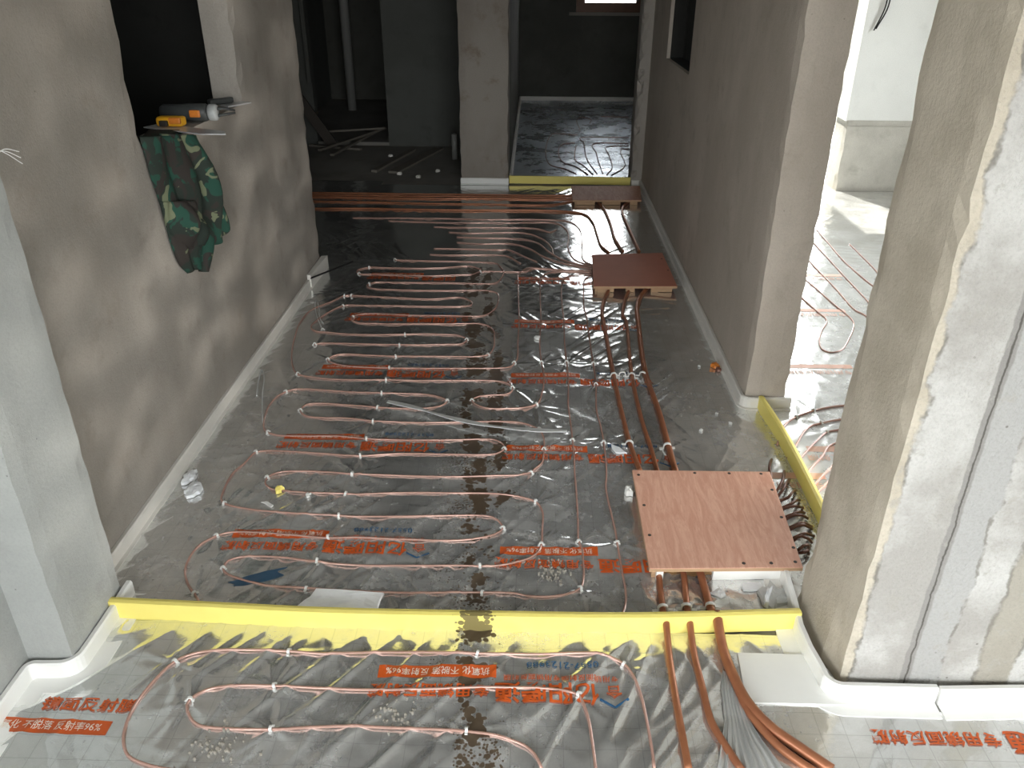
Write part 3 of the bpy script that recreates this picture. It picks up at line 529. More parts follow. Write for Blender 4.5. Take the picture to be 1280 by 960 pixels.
CLIPS=[(-0.948,2.889),(-0.948,2.738),(-0.858,2.590),(-0.939,2.432),(-0.574,2.397),(-0.575,2.287),(-0.574,2.519),(-0.576,2.182),(-0.570,2.622),(-0.572,2.736),(-0.581,2.845),(-0.583,2.953),(-0.578,3.066),(-0.854,3.032),(-0.946,3.176),(-0.947,3.325),(-0.577,3.291),(-0.582,3.181),(-0.319,2.680),(-0.935,2.297),(-0.068,3.026),(0.045,3.027),(0.153,3.024),(0.264,3.028),(-0.070,2.798),(-0.222,2.692),(0.021,2.659),(0.027,2.483),(-0.084,2.354),(0.006,2.207),(0.153,2.410),(0.262,2.403),(0.049,2.353),(0.264,2.838),(-0.182,3.098),(-0.285,3.244),(-0.943,2.004),(-0.851,2.145),(-0.908,1.843),(-0.838,1.708),(-0.883,1.603),(-0.573,2.179),(-0.576,2.067),(-0.576,1.953),(-0.580,1.840),(-0.586,1.733),(-0.591,1.633),(-0.073,1.905),(0.041,1.847),(0.025,2.043),(0.008,2.203),(-0.118,1.630),(-0.121,1.737),(0.151,1.849),(0.261,1.851),(0.145,1.653),(-0.840,1.370),(-0.763,1.253),(-0.581,1.305),(-0.552,1.188),(-0.578,1.409),(-0.116,1.414),(-0.124,1.192),(0.237,1.395),(0.122,1.299),(-0.926,4.077),(-0.916,3.830),(-0.944,3.761),(-0.925,3.622),(-0.845,3.479),(-0.281,4.137),(-0.904,4.190),(-1.024,4.502),(-0.850,3.927),(0.991,2.600),(1.069,2.651),(1.069,2.560),(1.071,2.499)]
BIG_CLIPS=[(0.339,2.903),(0.412,2.903),(0.350,2.386),(0.375,2.913),(0.479,2.370),(0.457,2.916),(0.354,1.578),(0.417,1.586),(0.480,1.591),(0.435,1.759)]

for x, y in CLIPS:
    if y < 3.2: pucker(x, y)
for x, y in BIG_CLIPS:
    if y < 2.6: pucker(x, y, .0050)
full = lambda x, y: np.ones(len(x), bool)
film_c = sheet('reflective_film', lambda x, y: ((x > -1.155) & (x < .812) & (y < 6.05)) | ((x > .80) & (x < .876) & (y > 1.66) & (y < 2.66)) | ((x < -1.155) & (y > 4.2) & (y < 6.15)), -2.6, .88, 1.53, 6.15, M['film'])
tag(film_c, 'crinkled silver film under the copper coils of the corridor floor', 'reflective film')
def front_in(x, y): return ~((x > .715) & (y > 1.335)) & ~((x < -1.055) & (y > 1.335)) & ~((x > .53) & (y > 1.31) & (y < 1.42) & (x < .76)) & ~((x > .74) & (y > 1.285))
film_f = sheet('reflective_film', front_in, -1.16, 2.2, .2, 1.505, M['film_front'])
tag(film_f, 'crinkled silver film in front of the long yellow strip', 'reflective film')
film_s = sheet('reflective_film', lambda x, y: (x > .985) | ((y > 1.66) & (y < 2.67)), .86, 3.3, 1.66, 6.0, M['film_bright'], st=.01)
tag(film_s, 'brightly lit film on the floor of the right side room', 'reflective film')
film_n = sheet('reflective_film', lambda x, y: (y > 6.31) | ((x > -.18) & (x < .73)), -.19, 1.31, 6.16, 10.27, M['film_far'], st=.012)
tag(film_n, 'bluish shining film on the floor of the far room', 'reflective film')

# ---------------------------------------------------------------- print on the film
GLY = {}
def glyphs(txt, size, bold=0.0):              # lettering as a mesh, origin at its left foot
    key = (txt, size, bold)
    if key in GLY: return GLY[key]
    cu = bpy.data.curves.new('lettering', 'FONT'); cu.body = txt; cu.size = size; cu.resolution_u = 2; cu.offset = bold; cu.fill_mode = 'FRONT'
    o = bpy.data.objects.new('lettering', cu); COL.objects.link(o); bpy.context.view_layer.update()
    me = bpy.data.meshes.new_from_object(o.evaluated_get(bpy.context.evaluated_depsgraph_get())); bpy.data.objects.remove(o); bpy.data.curves.remove(cu)
    GLY[key] = me; return me
def print_text(parent, txt, size, ox, oy, rot, lx, ly, mat, width=None, lift=.0024, bold=0.0, name='printed_text', squeeze=1.0):
    me = glyphs(txt, size, bold); bm = bmesh.new(); bm.from_mesh(me)
    for _ in range(3):
        e = [e for e in bm.edges if e.calc_length() > .008]
        if e: bmesh.ops.subdivide_edges(bm, edges=e, cuts=1); bmesh.ops.triangulate(bm, faces=[f for f in bm.faces if len(f.verts) > 4])
    xs = [v.co.x for v in bm.verts]; x0 = min(xs); sc = (width / (max(xs) - x0)) if width else 1.0
    c, s = math.cos(rot), math.sin(rot)
    for v in bm.verts:
        a, d = lx + (v.co.x - x0) * sc, ly + v.co.y * squeeze
        v.co.x, v.co.y = ox + a * c - d * s, oy + a * s + d * c
    Z = hz([v.co.x for v in bm.verts], [v.co.y for v in bm.verts])
    for v, z in zip(bm.verts, Z): v.co.z = z + lift
    return obj(name, bm, mat, parent)
def print_bar(parent, ox, oy, rot, lx, ly, w, h, mat, name='printed_bar', lift=.0009):
    nx, ny = max(1, int(w / .01)), max(1, int(h / .01)); bm = bmesh.new(); c, s = math.cos(rot), math.sin(rot); V = {}
    for i in range(nx + 1):
        for j in range(ny + 1):
            a, d = lx + w * i / nx, ly + h * j / ny; x, y = ox + a * c - d * s, oy + a * s + d * c
            V[i, j] = bm.verts.new((x, y, hz1(x, y) + lift))
    for i in range(nx):
        for j in range(ny): bm.faces.new((V[i, j], V[i+1, j], V[i+1, j+1], V[i, j+1]))
    return obj(name, bm, mat, parent)
def print_unit(film, ox, oy, rot, parts='LBTPS'):   # local x runs along the reading direction from the logo
    if 'L' in parts:
        bm = bmesh.new(); c, s = math.cos(rot), math.sin(rot)
        for pts in (((-.033, .026), (0, .048), (.033, .026)),):
            P = [(ox + a * c - d * s, oy + a * s + d * c) for a, d in pts]
            for p, q in zip(P, P[1:]):
                dx, dy = q[0]-p[0], q[1]-p[1]; l = math.hypot(dx, dy); n = (-dy / l * .0025, dx / l * .0025)
                bm.faces.new([bm.verts.new((x, y, hz1(x, y) + .0016)) for x, y in ((p[0]-n[0], p[1]-n[1]), (q[0]-n[0], q[1]-n[1]), (q[0]+n[0], q[1]+n[1]), (p[0]+n[0], p[1]+n[1]))])
        obj('printed_logo', bm, M['blue'], film)
        print_text(film, '合', .040, ox, oy, rot, -.020, -.010, M['orange'], name='printed_logo')
    if 'L' in parts: print_text(film, '亿', .062, ox, oy, rot, .034, -.012, M['orange'], width=.054, bold=.0012)
    if 'T' in parts:
        print_text(film, '阳暖通', .062, ox, oy, rot, .096, -.012, M['orange'], width=.180, bold=.0012)
        print_text(film, '专用镜面反射膜', .038, ox, oy, rot, .288, -.008, M['orange'], width=.280, bold=.0007)
    if 'B' in parts:
        bar = print_bar(film, ox, oy, rot, .272, -.068, .280, .036, M['orange'])
        print_text(bar, '抗氧化 不脱落 反射率96%', .024, ox, oy, rot, .288, -.058, M['white_print'], width=.246, lift=.0022)
    if 'P' in parts: print_text(film, '0557-2123988', .026, ox, oy, rot, .028, -.082, M['blue'], width=.172)
    if 'S' in parts: print_text(film, '专用镜面反射膜专用镜面反射膜', .018, ox, oy, rot, -.015, -.040, M['orange'], width=.27)
PI = math.pi
for oy in (1.815, 2.362, 2.918, 3.478): print_unit(film_c, -.312, oy, PI + .012)
for oy in (1.765, 2.312, 2.872, 3.425, 4.0): print_unit(film_c, .475, oy, PI + .012, 'LBTP' if oy > 2 else 'LBT')
print_unit(film_c, -.312, 4.04, PI + .012, 'BT')
print_unit(film_f, .205, 1.318, PI + .02)
print_unit(film_f, -1.462, 1.235, -.01, 'B'); print_text(film_f, '镜面反射膜', .038, -1.462, 1.235, -.01, .372, -.006, M['orange'], width=.215, bold=.0006)
print_unit(film_f, 1.325, 1.218, PI, 'T'); print_unit(film_f, 1.325, 1.218, PI, 'L')
for ox, oy in ((1.95, 4.12), (1.80, 3.62), (1.62, 3.0), (1.52, 2.35), (1.25, 2.18)):
    print_bar(film_s, ox, oy, PI + .02, .272, -.068, .280, .036, M['pale_print'])
    print_text(film_s, '专用镜面反射膜', .038, ox, oy, PI + .02, .288, -.008, M['pale_print'], width=.280)
bm = bmesh.new(); V = {}
for i in range(25):
    for j in range(9):
        u = i / 24; y0, y1 = 1.640 + .040 * u * u - .012 * u, 1.660 + .055 * u ** .7
        x, y = -.800 + .125 * u + .012 * math.sin(j), y0 + (y1 - y0) * j / 8; V[i, j] = bm.verts.new((x, y, hz1(x, y) + .001))
for i in range(24):
    for j in range(8): bm.faces.new((V[i, j], V[i+1, j], V[i+1, j+1], V[i, j+1]))
o = obj('blue_patch', bm, M['blue_tint'], film_c, True); o['label'] = 'faint blue patch of the film near the yellow strip'

# ---------------------------------------------------------------- edge strips of foam
PROF = [(-.001, .003), (-.001, .052), (-.012, .053), (-.0155, .047), (-.0155, .009), (-.058, .0075), (-.058, .003)]
PROF_N = [(-.001, .003), (-.001, .052), (-.012, .053), (-.0155, .047), (-.0155, .012), (-.026, .010), (-.026, .003)]
def strip(path, prof, mat, label, flip=False):
    p = [(-d, z) for d, z in prof] if flip else prof
    return tag(obj('edge_insulation_strip', sweep(path, p), mat), label, 'edge strip', 'foam strips along the wall bases')
def arc(cx, cy, r, a0, a1, n=7): return [(cx + r * math.cos(math.radians(a0 + (a1-a0)*i/n)), cy + r * math.sin(math.radians(a0 + (a1-a0)*i/n))) for i in range(n + 1)]
strip([(-1.155, 4.20), (-1.154, 3.4), (-1.156, 2.6), (-1.155, 1.60)], PROF_N, M['foam_grey'], 'long grey foam strip along the foot of the left corridor wall', True)
bm = prism([(-1.15, 4.16), (-1.152, 3.86), (-1.132, 3.86), (-1.118, 4.17)], .004, .078); bm.verts.ensure_lookup_table()
tag(obj('foam_offcut', bm, M['foam_grey']), 'torn flap of foam leaning at the far end of the left wall', 'foam scrap')
strip([(-1.056, 1.60), (-1.056, 1.45)] + arc(-1.09, 1.36, .032, 0, -90) + [(-1.125, 1.326)] + arc(-1.14, 1.30, .026, 90, 180) + [(-1.166, 1.20), (-1.166, .2)], PROF, M['foam'], 'white foam strip wrapped round the base of the left pier', True)
strip([(.738, 6.085), (.80, 6.085)] + arc(.800, 6.072, .013, 90, 0, 3) + [(.813, 5.9), (.812, 4.5), (.813, 3.0)] + arc(.835, 2.705, .022, 180, 270, 4) + [(.90, 2.683), (.985, 2.683)], PROF_N, M['foam_grey'], 'long foam strip along the right corridor wall, bent round its near end')
strip([(.708, 1.72), (.700, 1.60), (.689, 1.50), (.691, 1.43), (.700, 1.365)] + arc(.728, 1.350, .028, 195, 265, 6) + [(.78, 1.322), (.936, 1.322)], PROF, M['foam'], 'white foam strip curling round the corner of the right pier')
strip([(.940, 1.318), (1.1, 1.326), (1.3, 1.332), (3.2, 1.337)], PROF, M['foam'], 'straight white foam strip along the front of the right pier')
strip([(-.553, 6.098), (-.19, 6.098)], PROF_N, M['foam'], 'short white foam strip at the foot of the middle column')
strip([(-.188, 6.25), (-.19, 10.28)], PROF_N, M['foam'], 'foam strip along the left wall of the far room')
strip([(-.18, 10.298), (1.31, 10.298)], PROF_N, M['foam_grey'], 'foam strip along the far wall under the brown window')

def yellow(pts, th, h, label, bows=0):
    P = catmull([(x, y, 0) for x, y in pts], .05); bm = sweep([(p.x, p.y) for p in P], [(0, .004), (0, h), (-th * .5, h + .002), (-th, h), (-th, .004)])
    return tag(obj('expansion_strip', bm, M['yellow']), label, 'expansion strip')
yellow([(-1.064, 1.530), (-.763, 1.520), (-.517, 1.512), (-.115, 1.513), (.285, 1.520), (.690, 1.548)], .020, .060, 'long yellow foam strip across the floor in the foreground doorway')
yellow([(.875, 1.66), (.876, 1.95), (.880, 2.17), (.878, 2.42), (.862, 2.672)], .018, .060, 'yellow foam strip across the right doorway beside the big plywood box')
yellow([(-.185, 6.150), (.3, 6.146), (.735, 6.135)], .018, .060, 'far yellow foam strip across the doorway of the back room')

# ---------------------------------------------------------------- tubes
def lay(pts, r, lift=.0, ends=0.0, step=.012):
    P = catmull([(x, y, 0) for x, y in pts], step); A = np.array([[p.x, p.y] for p in P]); z = hz(A[:, 0], A[:, 1])
    k = 9; zp = np.pad(z, k, mode='edge'); zs = np.array([max(zp[i:i + 2*k + 1].mean(), 0) for i in range(len(z))]); zs = np.maximum(zs, z - .002)
    return [Vector((a[0], a[1], zz + r * .95 + lift)) for a, zz in zip(A, zs)]
def run(name, key, r, mat, label, cat, group=None, n=8, prep=None):
    P = lay(TR[key], r)
    if prep: P = prep(P)
    return tag(obj(name, tube(P, r, n), mat, None, True), label, cat, group)
G1 = 'heating tubes of the corridor floor'
for k, lab in (('A', 'copper coloured heating tube passing just left of the plywood boxes'),
               ('B', 'long copper heating tube winding through the nearest corridor coils'),
               ('C', 'copper heating tube coiling mid-corridor past the grey plastic strip'),
               ('D', 'copper heating tube of the far corridor coils, with three hairpin bends'),
               ('E', 'short pair of copper tube runs reaching left from the middle plywood box')):
    run('heating_tube', k, .0031, M['tube'], lab, 'heating tube', G1)
ORD = ['first', 'second', 'third', 'fourth', 'fifth', 'sixth', 'seventh', 'eighth', 'ninth', 'tenth', 'eleventh', 'twelfth', 'thirteenth', 'fourteenth', 'fifteenth', 'sixteenth']
for k in range(8): run('heating_tube', 'U%d' % k, .0031, M['tube'], '%s tube fanning left of the middle plywood box, counted towards the far box' % ORD[k], 'heating tube', 'straight tube runs between the far plywood boxes')
run('supply_pipe', 'S0', .0065, M['pipe'], 'brown pipe from the left hall curving down into the middle plywood box', 'supply pipe')
run('supply_pipe', 'S1', .0052, M['pipe'], 'single brown pipe entering the near left corner of the far plywood box', 'supply pipe')
for k, w in ((2, 'farthest'), (4, 'nearest'), (3, 'middle')): run('supply_pipe', 'S%d' % k, .0052, M['pipe'], '%s of three parallel brown pipes entering the far plywood box' % w, 'supply pipe', 'pipes from the dark hall to the far box')
for k, lab in (('H0', 'slack loop of tube lying beside the left wall strip'), ('H1', 'thin wire loop sticking up left of the far coils')):
    run('tube_offcut', k, .0024, M['plastic'], lab, 'loose tube')
run('heating_tube', 'FA', .0033, M['tube'], 'outer copper tube loop in front of the long yellow strip', 'heating tube')
run('heating_tube', 'FB', .0033, M['tube'], 'inner copper tube loop in front of the long yellow strip', 'heating tube')
PW = ['left one', 'middle one', 'thick right one']
for k in range(3): run('supply_pipe', 'P%d' % k, (.0085, .0075, .0105)[k], M['pipe'], '%s of three pipes running from the big plywood box to the middle box' % PW[k], 'supply pipe', 'pipes between the big and the middle box', 10)
for k in range(2): run('supply_pipe', 'Q%d' % k, .0085, M['pipe'], '%s pipe leaving the far plywood box towards the middle one' % ('curved left' , 'kinked right')[k], 'supply pipe', 'pipes between the middle and the far box', 10)
def rise(P): return [p + Vector((0, 0, .012 * max(0, 1 - i / 6))) for i, p in enumerate(P)]
for k in range(3): run('supply_pipe', 'R%d' % k, (.0085, .0085, .011)[k], M['pipe'], '%s of three short pipes between the big plywood box and the yellow strip' % PW[k], 'supply pipe', 'short pipes in front of the big box', 10, rise)
def rise2(P): return [p + Vector((0, 0, .03 * max(0, 1 - i / 9) ** 1.5)) for i, p in enumerate(P)]
for k, lab in enumerate(('leftmost of the rusty brown pipes coming through the foreground yellow strip', 'middle rusty brown pipe coming through the foreground yellow strip', 'thick copper pipe bending right in front of the yellow strip', 'second copper pipe tucked under the thick one bending right')):
    run('supply_pipe', 'G%d' % k, (.0085, .0085, .0125, .0095)[k], M['pipe'], lab, 'supply pipe', None, 12, rise2 if k < 3 else None)
for k in range(6): run('heating_tube', 'K%d' % k, .0040, M['tube'], '%s tube curving away behind the right doorway strip, counted from the far end' % ORD[k], 'heating tube', 'tubes behind the right doorway strip')
for k in range(5): run('heating_tube', 'M%d' % k, .0031, M['tube'], ('tube hairpin with a rounded end on the side room floor', 'straight tube beside the hairpin on the side room floor', 'tube crossing the orange print of the side room', 'faint tube beyond the hairpin on the side room floor', 'farthest tube run on the bright side room floor')[k], 'heating tube', 'tubes of the right side room')
for k in range(9): run('heating_tube', 'N%d' % k, .0045, M['dark_tube'], '%s dark tube on the far room film, counted from the left' % ORD[k] if k < 7 else '%s dark tube deep in the far room, near the far wall' % ('right', 'left')[k - 7], 'heating tube', 'tubes of the far room')
def hump(P):
    n = len(P); return [p + Vector((0, 0, .018 * math.sin(PI * i / (n - 1)) + .020 * (1 - i / (n - 1)) * .5)) for i, p in enumerate(P)]
for k in range(14): run('heating_tube', 'J%d' % k, .0046, M['dark_tube'], '%s brown tube from the big box to the right doorway strip, counted from far' % ORD[k], 'heating tube', 'tubes out of the right side of the big box', 8, hump)

# ---------------------------------------------------------------- staples holding the tubes
OWN = {'A': 'tube just left of the boxes', 'B': 'nearest corridor coil', 'C': 'coil by the grey strip', 'D': 'far corridor coil', 'E': 'short runs by the middle box', 'FA': 'outer foreground loop', 'FB': 'inner foreground loop',
       'K0': 'tubes behind the right strip', 'K1': 'tubes behind the right strip', 'K2': 'tubes behind the right strip', 'H1': 'wire loop', 'H0': 'slack loop', 'U0': 'far tube fan'}
near = []
for (x, y) in CLIPS:
    best = min(((x - p.x) ** 2 + (y - p.y) ** 2, k, i, p, q) for k in OWN for (i, (p, q)) in enumerate(zip(*(lambda L: (L, L[1:] + L[-1:]))(catmull([(a, c, 0) for a, c in TR[k]], .02)))))
    near.append((best[1], best[2], best[3], (best[4] - best[3])))
near.sort(key=lambda t: (t[0], t[1]))
def staple_mesh(r, w, foot):
    P = [(-r - foot, 0, -r * .7), (-r, 0, -r * .6)] + [(r * math.cos(a), 0, r * math.sin(a)) for a in [PI - PI * i / 8 for i in range(9)]] + [(r, 0, -r * .6), (r + foot, 0, -r * .7)]
    bm = bmesh.new(); rings = []
    for i, p in enumerate(P):
        t = (Vector(P[min(i+1, len(P)-1)]) - Vector(P[max(i-1, 0)])).normalized(); n = Vector((-t.z, 0, t.x)) * .0016
        p = Vector(p); rings.append([bm.verts.new(p + n + Vector((0, -w, 0))), bm.verts.new(p + n + Vector((0, w, 0))), bm.verts.new(p - n + Vector((0, w, 0))), bm.verts.new(p - n + Vector((0, -w, 0)))])
    for a, c in zip(rings, rings[1:]):
        for k in range(4): bm.faces.new((a[k], c[k], c[(k+1) % 4], a[(k+1) % 4]))
    bm.faces.new(rings[0]); bm.faces.new(rings[-1][::-1]); bmesh.ops.recalc_face_normals(bm, faces=bm.faces[:]); return bm
proto = None; cnt = {}
def ordw(n): return ORD[n] if n < len(ORD) else {16: 'seventeenth', 17: 'eighteenth', 18: 'nineteenth', 19: 'twentieth', 20: 'twenty-first', 21: 'twenty-second', 22: 'twenty-third', 23: 'twenty-fourth', 24: 'twenty-fifth', 25: 'twenty-sixth', 26: 'twenty-seventh', 27: 'twenty-eighth', 28: 'twenty-ninth', 29: 'thirtieth'}.get(n, 'farther')
for k, i, p, d in near:
    d = Vector((d.x, d.y, 0)); ang = math.atan2(d.y, d.x) - PI / 2 if d.length else 0
    if proto is None: proto = o = obj('tube_clip', staple_mesh(.0052, .0032, .005), M['clip'])
    else: o = proto.copy(); COL.objects.link(o)
    o.location = (p.x, p.y, hz1(p.x, p.y) + .0055); o.rotation_euler = (random.uniform(-.25, .25), random.uniform(-.2, .2), ang + random.uniform(-.3, .3))
    own = OWN[k]; n = cnt.get(own, 0); cnt[own] = n + 1
    tag(o, 'white clip on the %s, %s along it%s' % (own, ordw(n), ' from its box' if k in 'ABCDE' else ''), 'tube clip', 'white clips pinning the tubes')
bp = None
for i, (x, y) in enumerate(BIG_CLIPS):
    if bp is None: bp = o = obj('pipe_clip', staple_mesh(.0125, .004, .014), M['clip'])
    else: o = bp.copy(); COL.objects.link(o)
    o.location = (x, y, hz1(x, y) + .012); o.rotation_euler = (.1, random.uniform(-.15, .15), random.uniform(-.2, .2))
    tag(o, ['white pipe clip on the left pipe, far row beyond the big box', 'white pipe clip on the middle pipe, far row beyond the big box', 'white pipe clip on the left pipe nearest the big box', 'white pipe clip on the left pipe seen beside the middle one', 'white pipe clip on the thick pipe nearest the big box', 'white pipe clip on the thick pipe, far row beyond the big box', 'white pipe clip at the yellow strip on the left short pipe', 'white pipe clip at the yellow strip on the middle short pipe', 'white pipe clip at the yellow strip on the thick short pipe', 'white pipe clip at the big box mouth'][i], 'pipe clip', 'white clips on the thick pipes')

# ---------------------------------------------------------------- plywood manifold boxes
def manifold(name, c, label, front_gaps, screws, hgt=.062, wood=False):
    mb = M['ply_edge'] if wood else M['foam']
    xs = [p[0] for p in c]; cx, cy = sum(xs) / 4, sum(p[1] for p in c) / 4
    t = empty(name, (cx, cy, .004)); tag(t, label, 'manifold box', 'plywood manifold boxes')
    top = prism(c, hgt - .013, hgt); bmesh.ops.recalc_face_normals(top, faces=top.faces[:]); bevel(top, .0015, 1)
    o = obj('plywood_lid', top, M['ply_red'] if 'reddish' in label else M['ply']); o.data.materials.append(M['ply_edge'])
    for f in o.data.polygons:
        if abs(f.normal.z) < .5: f.material_index = 1
    adopt(o, t)
    TL, TRc, BR, BL = [Vector((*p, 0)) for p in c]
    def inset(p, k=.035): q = Vector((cx, cy, 0)) - p; return p + q.normalized() * k
    TL, TRc, BR, BL = map(inset, (TL, TRc, BR, BL))
    def batten(p, q, w=.022, z1=None, mat=M['foam']):
        d = (q - p).normalized(); n = Vector((-d.y, d.x, 0)) * w / 2; bm = prism([(v.x, v.y) for v in (p - n, q - n, q + n, p + n)], .008, z1 or hgt - .0135)
        bmesh.ops.recalc_face_normals(bm, faces=bm.faces[:]); return adopt(obj('side_batten', bm, mat), t)
    batten(TL, BL, mat=M['ply_edge']); batten(TL.lerp(TRc, .04), TL.lerp(TRc, .12), mat=mb); batten(TL.lerp(TRc, .55), TL.lerp(TRc, .98), mat=mb)
    f = [0.0] + [v for g in front_gaps for v in g] + [1.0]
    for a, d in zip(f[::2], f[1::2]):
        if d - a > .03: batten(BL.lerp(BR, a), BL.lerp(BR, d), mat=mb)
    if screws:
        for u, v in screws:
            a = Vector((*c[0], 0)).lerp(Vector((*c[1], 0)), u); d = Vector((*c[3], 0)).lerp(Vector((*c[2], 0)), u); p = a.lerp(d, v)
            adopt(obj('screw_hole', lathe([(0, .0052), (.0009, .0048)], (p.x, p.y, hgt + .0002), (0, 0, 1), 12), M['dark']), o)
    return t
SCR = [(.04, .06), (.45, .03), (.70, .03), (.93, .03), (.97, .22), (.04, .40), (.97, .52), (.98, .82), (.62, .96), (.80, .96), (.96, .95), (.04, .70)]
box1 = manifold('manifold_box', [(.332, 2.155), (.772, 2.161), (.744, 1.700), (.329, 1.682)], 'big pinkish plywood box nearest the foreground yellow strip', [(.05, .42)], SCR)
box2 = manifold('manifold_box', [(.336, 4.345), (.738, 4.390), (.741, 3.860), (.314, 3.842)], 'reddish plywood box half way down the corridor by the right wall', [(.22, .38), (.50, .72)], [(.95, .2), (.97, .55)], .046, True)
box3 = manifold('manifold_box', [(.278, 5.920), (.786, 5.940), (.752, 5.535), (.274, 5.514)], 'dim plywood box farthest down the corridor before the far doorway', [(.30, .42), (.72, .88)], None, .044, True)
bm = bmesh.new(); box(bm, .352, .53, 1.722, 1.76, .006, .030); bmesh.ops.subdivide_edges(bm, edges=bm.edges[:], cuts=6, use_grid_fill=True)
for v in bm.verts: v.co.z += random.uniform(-.006, .006) * (v.co.z > .02); v.co.y += random.uniform(-.008, .008)
tag(obj('sawdust', bm, M['sawdust']), 'brown crumbly filling in the mouth of the big plywood box', 'filling', kind='stuff')

# ---------------------------------------------------------------- window sill tools and the jacket
def placed(bm, rot, loc):
    bm.transform(Matrix.Translation(loc) @ rot); return bm
t = empty('plastering_trowel', (-1.15, 2.66, 1.0)); tag(t, 'flat bare steel blade jutting out over the wall opening sill above the jacket', 'trowel')
adopt(obj('steel_blade', prism([(-1.29, 2.700), (-1.054, 2.590), (-.979, 2.594), (-1.0, 2.640), (-1.26, 2.765)], 1.010, 1.0135), M['steel']), t)
adopt(obj('handle', tube([(-1.27, 2.705, 1.005), (-1.22, 2.70, 1.004), (-1.18, 2.69, 1.005)], .007, 10), M['tool_grey'], None, True), t)
t = empty('hand_tool', (-1.2, 2.71, 1.015)); tag(t, 'small yellow plastic tool lying on the steel blade in the wall opening', 'hand tool')
bm = bbox(-1.243, -1.155, 2.690, 2.735, 1.015, 1.046, .011, 3); adopt(obj('body', bm, M['tool_yellow'], None, True), t)
adopt(obj('thumb_slot', bbox(-1.228, -1.20, 2.680, 2.695, 1.018, 1.036, .004), M['dark']), t)
adopt(obj('orange_grip', bbox(-1.196, -1.156, 2.681, 2.694, 1.026, 1.046, .005), M['tool_orange']), t)
t = empty('power_tool', (-1.21, 2.87, 1.0)); tag(t, 'dark grey cylindrical tool with orange label and forked tip in the wall opening', 'hand tool')
adopt(obj('body', lathe([(0, .020), (.012, .027), (.07, .027), (.10, .030), (.155, .030), (.165, .024)], (-1.295, 2.865, 1.034), (1, .02, 0), 24), M['tool_grey'], None, True), t)
adopt(obj('label_sticker', bbox(-1.186, -1.150, 2.832, 2.842, 1.022, 1.046, .004), M['tool_orange']), t)
adopt(obj('tape_ring', lathe([(0, .026), (.004, .028), (.022, .028), (.028, .024)], (-1.128, 2.868, 1.034), (1, .03, 0), 20), M['tape'], None, True), t)
for s in (1, -1): adopt(obj('prong', tube([(-1.105, 2.87, 1.034 + s * .012), (-1.08, 2.89, 1.034 + s * .010), (-1.055, 2.915, 1.03 + s * .004)], .0055, 8, taper=lambda u: 1 - .3 * u), M['tool_grey'], None, True), t)
t = empty('putty_knife', (-1.17, 3.2, 1.0)); tag(t, 'putty knife with a bright edge at the far end of the wall opening', 'putty knife')
adopt(obj('steel_blade', prism([(-1.21, 3.20), (-1.168, 3.165), (-1.115, 3.275), (-1.16, 3.29)], 1.004, 1.009), M['steel']), t)
adopt(obj('handle', placed(bbox(-.055, .045, -.013, .013, -.011, .011, .006), Matrix.Rotation(.9, 4, 'Z'), (-1.205, 3.205, 1.022)), M['tool_grey'], None, True), t)

def cloth(name, L, R, nu, nv, depth, folds, ph, x0, parent):     # L and R: edges from top to bottom as (Y, Z)
    bm = bmesh.new(); Lc = catmull([(a, c, 0) for a, c in L], .004); Rc = catmull([(a, c, 0) for a, c in R], .004); G = []
    for j in range(nv + 1):
        v = j / nv; a, c = Lc[int(v * (len(Lc) - 1))], Rc[int(v * (len(Rc) - 1))]; row = []
        for i in range(nu + 1):
            u = i / nu; y = a.x + (c.x - a.x) * u; z = a.y + (c.y - a.y) * u
            w = math.sin(PI * u) ** .6
            d = depth * 1.25 * w * (.30 + .75 * abs(math.sin(folds * PI * u * .62 + ph + 1.1 * v)) ** .8 * (.45 + .55 * v) + .16 * math.sin(2.3 * folds * u + 7 * v + ph))
            d *= (.45 + .55 * math.sin(PI * min(1, .25 + v * .72)))
            z += .010 * math.sin(7 * u + ph) * v
            row.append(bm.verts.new((x0 + max(.001, d), y, z)))
        G.append(row)
    for j in range(nv):
        for i in range(nu): bm.faces.new((G[j][i], G[j][i+1], G[j+1][i+1], G[j+1][i]))
    bmesh.ops.recalc_face_normals(bm, faces=bm.faces[:])
    o = obj(name, bm, M['camo'], None, True); s = o.modifiers.new('thickness', 'SOLIDIFY'); s.thickness = .004; s.offset = 1
    return adopt(o, parent)
jk = empty('camouflage_jacket', (-1.15, 2.55, 1.0)); tag(jk, 'green camouflage jacket hanging down from the sill of the wall opening', 'jacket')
cloth('body', [(2.372, 1.045), (2.385, .94), (2.415, .82), (2.432, .70), (2.46, .625), (2.51, .575)], [(2.705, .990), (2.735, .92), (2.765, .82), (2.755, .72), (2.71, .63), (2.62, .562)], 46, 60, .06, 5, .3, -1.152, jk)
cloth('sleeve', [(2.50, 1.03), (2.53, .93), (2.57, .82), (2.60, .72), (2.625, .615)], [(2.71, .985), (2.735, .90), (2.765, .80), (2.825, .69), (2.865, .632)], 30, 50, .085, 3.2, 1.4, -1.150, jk)
cloth('pocket_flap', [(2.405, .845), (2.415, .78), (2.445, .70), (2.47, .675)], [(2.585, .80), (2.60, .75), (2.61, .70), (2.60, .665)], 24, 22, .078, 4, 2.2, -1.146, jk)
b = bmesh.new(); box(b, -1.25, -1.15, 2.40, 2.70, 1.0, 1.009); bmesh.ops.subdivide_edges(b, edges=b.edges[:], cuts=5, use_grid_fill=True)
for v in b.verts: v.co.z += .006 * math.sin(v.co.y * 60) * (v.co.z > 1.005) + (.0)
adopt(obj('collar', b, M['camo'], None, True), jk)
t = empty('wire_ends', (-1.06, 1.58, 1.17))
P0 = Vector((-1.062, 1.575, 1.155))
